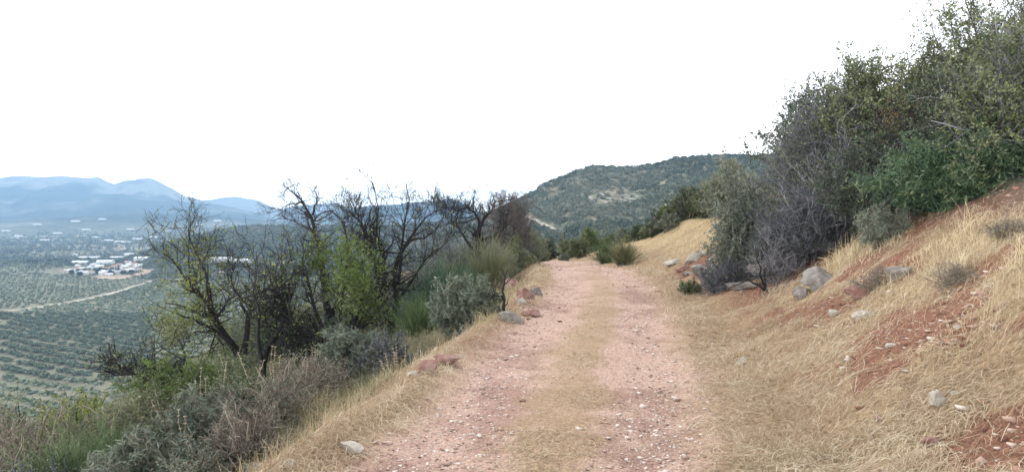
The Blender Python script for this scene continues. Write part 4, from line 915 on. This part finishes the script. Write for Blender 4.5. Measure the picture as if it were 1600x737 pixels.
# scrub over the right hill, the spur and the far plain
M_scrub = mat_tint('hill_scrub', [(.025, .04, .028), (.065, .085, .06), (.12, .138, .10), (.20, .205, .155)], .8)
n = 26000
a = np.radians(-12 + 42 * rng.random(n)); rr = 150 * (1200 / 150.) ** (rng.random(n) ** .6); x = rr * np.sin(a); y = rr * np.cos(a)
dn = fbm(x / 35, y / 35, 3, 79); rk = fbm(x / 9, y / 26, 3, 140)
k = (rng.random(n) < sstep(-.7, .1, dn) * .85 + .15) & (rk < .5); x, y, rr = x[k], y[k], rr[k]
g = vhit(960, 306); keep = ~((np.abs(x - g[0]) < 20) & (np.abs(y - g[1]) < 34) & (rng.random(len(x)) < .8))
for a_, b_ in zip(HT[:-1], HT[1:]):
    d = b_ - a_; t_ = np.clip(((x - a_[0]) * d[0] + (y - a_[1]) * d[1]) / (d @ d), 0, 1); keep &= np.hypot(x - a_[0] - t_ * d[0], y - a_[1] - t_ * d[1]) > 4
x, y, rr = x[keep], y[keep], rr[keep]
blob_stuff('hill_scrub', x, y, (.9 + 1.5 * rng.random(len(x)) ** 1.5) * (.7 + .5 * sstep(200, 800, rr)), 1.05, M_scrub, 26)
n = 17000
a = np.radians(-46 + 46 * rng.random(n)); rr = 1420 * (4000 / 1420.) ** rng.random(n); x = rr * np.sin(a); y = rr * np.cos(a)
k = rng.random(n) < sstep(-.6, .2, fbm(x / 160, y / 160, 3, 83)) * .9 + .08; x, y, rr = x[k], y[k], rr[k]
blob_stuff('distant_woodland', x, y, (2.2 + 2.6 * rng.random(len(x))) * (rr / 1400) ** .5, .9, M_scrub, 14, 200)

n = 9000
a = np.radians(-30 + 32 * rng.random(n)); rr = 1100 + 750 * rng.random(n); x = rr * np.sin(a); y = rr * np.cos(a); z = H(x, y)
k = (z > -93) & (rng.random(n) < .55 + .4 * fbm(x / 60, y / 60, 3, 84)) & (CX0 + FPX * x / y < 700); x, y = x[k], y[k]
blob_stuff('ridge_scrub', x, y, 1.8 + 2.2 * rng.random(len(x)), .9, M_scrub, 14, 120)

# ------------------------------------------------------------------ village
M_white = mat_plain('whitewash', (.74, .73, .70), .9, .06, .6); M_cream = mat_plain('cream_render', (.62, .56, .46), .9, .08, .6)
M_tile = mat_plain('clay_tiles', (.36, .22, .16), .9, .2, 1.5); M_rgrey = mat_plain('pale_sheet_roof', (.62, .64, .66), .6, .06, .4); M_glass = mat_plain('dark_window', (.04, .045, .05), .3, .1)
def prism(name, L, W, h0, h1, mat, parent):
    V = np.array([[-L, -W, h0], [L, -W, h0], [L, W, h0], [-L, W, h0], [-L, 0, h1], [L, 0, h1]]) ; me = bpy.data.meshes.new(name)
    me.from_pydata(V.tolist(), [], [(0, 1, 5, 4), (2, 3, 4, 5), (0, 4, 3), (1, 2, 5), (3, 2, 1, 0)]); me.materials.append(mat)
    o = bpy.data.objects.new(name, me); C.objects.link(o); o.parent = parent; return o
def house(px, py, L, W, h, label, rz, wallm=None, roofm=None, name='house', grp='white houses of the valley village', Y=None):
    g = hit(px, py, 400, 6000)
    e = empty(name, (g[0], g[1], g[2] - .4), label, 'building', grp, rz)
    box_mesh('wall', (-L / 2, -W / 2, 0), (L / 2, W / 2, h), wallm or M_white, e)
    prism('roof', L / 2 + .4, W / 2 + .4, h + .003, h + W * .2, roofm or M_tile, e)
    nw = max(2, int(L / 4.5))
    for i in range(nw):
        x0 = -L / 2 + L * (i + .5) / nw
        box_mesh('window', (x0 - .55, -W / 2 - .06, h * .42), (x0 + .55, -W / 2 - .003, h * .42 + 1.3), M_glass, e)
    return e
big = [(165, 414, 27, 14, 7, 'large white hall in the middle of the valley village', 'warehouse', M_rgrey), (140, 405, 42, 10, 5, 'long low pale shed behind the large white hall', 'warehouse', M_rgrey), (126, 413, 26, 12, 5, 'long pale shed left of the large white hall', 'warehouse', M_rgrey),
       (206, 400, 30, 12, 5, 'bright roofed shed at the back right of the village', 'warehouse', M_rgrey), (188, 404, 40, 9, 4, 'long white shed behind the cypresses', 'warehouse', M_rgrey), (222, 407, 24, 10, 5, 'pale shed at the right back of the village', 'warehouse', M_rgrey), (118, 400, 10, 8, 4, 'lone pale farm building left behind the village', 'farmhouse', M_rgrey),
       (345, 408, 34, 10, 4, 'long pale farm shed seen through the leftmost bare tree', 'warehouse', M_rgrey), (375, 410, 30, 10, 4, 'second pale farm shed seen through the bare trees', 'warehouse', M_rgrey)]
for (px_, py_, L, W, h, lb, nm, rm) in big: house(px_, py_, L, W, h, lb, .1, None, rm, nm, 'pale sheds of the village')
hs = [(99, 427), (106, 425), (113, 426), (119, 424), (126, 427), (131, 423), (137, 427), (141, 421), (134, 430), (146, 428), (152, 421), (158, 426), (163, 422), (160, 430), (168, 427), (173, 421), (177, 425), (170, 431) , (181, 421), (185, 427), (190, 422), (194, 425), (198, 420), (201, 426), (206, 422), (209, 425), (213, 420), (216, 424), (194, 418), (203, 417), (211, 416), (150, 415), (156, 418), (180, 417), (145, 417), (122, 419), (188, 416), (217, 418), (207, 413), (199, 412)]
for i, (a_, b_) in enumerate(hs):
    house(a_ + rng.normal() * .6, b_, 7.5 + 4 * rng.random(), 6 + 2 * rng.random(), 3.2 + 2.4 * rng.random(), 'small white village house in the valley cluster' if i % 5 else 'small cream village house in the valley cluster', rng.normal() * .25, M_cream if i % 5 == 0 else M_white, M_tile if i % 3 == 0 else M_rgrey)
M_vtree = mat_tint('village_trees', [(.015, .025, .018), (.035, .05, .03), (.06, .08, .05)], .8)
def vtree(px_, py_, r_, h_, label, name, grp):
    g = hit(px_, py_, 400, 6000); e = empty(name, (g[0], g[1], g[2]), label, 'tree', grp)
    v, f, a_ = crown_cards(300, r_, h_ * .45, r_ * .28, int(px_), h_ * .55); mesh_np('crown', v, f, M_vtree, e, attrs=a_)
    P = np.array([[[0, 0, -.3], [0, 0, h_ * .2], [.1, 0, h_ * .4]]]); v, f, a_ = tubes(P, np.array([[.35, .3, .2]]), 6); mesh_np('trunk', v, f, M_trunk, e, attrs=a_)
for (px_, py_) in [(112, 429), (125, 431), (122, 427), (139, 425), (133, 425), (150, 425), (153, 428), (157, 424), (163, 426), (172, 428), (175, 425), (174, 430), (205, 428), (193, 429), (45, 412), (55, 412), (78, 410), (95, 410), (86, 409), (104, 411)]:
    vtree(px_, py_, 2.8 + 1.6 * rng.random(), 5 + 2.5 * rng.random(), 'dark round tree among the white village houses', 'village_tree', 'dark round trees of the village')
vtree(185, 427, 1.7, 14, 'right hand slim dark cypress in front of the village houses', 'cypress', 'cypresses of the village'); vtree(181, 427, 1.3, 11, 'left hand slim dark cypress in front of the village houses', 'cypress', 'cypresses of the village')
# scattered pale farm buildings further out on the plain
for (px_, py_) in [(150, 372), (170, 377), (186, 379), (196, 380), (30, 370), (58, 352), (215, 375), (240, 372), (118, 347), (160, 344), (260, 362), (10, 362), (90, 366), (205, 360), (310, 352), (340, 346), (135, 360), (70, 377)]:
    g = hit(px_, py_, 400, 8000); s_ = g[1] / 1500
    house(px_, py_, 16 * s_, 9 * s_, 4.5, 'tiny pale farm building far out on the hazy plain', rng.normal() * .2, None, M_rgrey, 'farmhouse', 'far farm buildings on the plain')
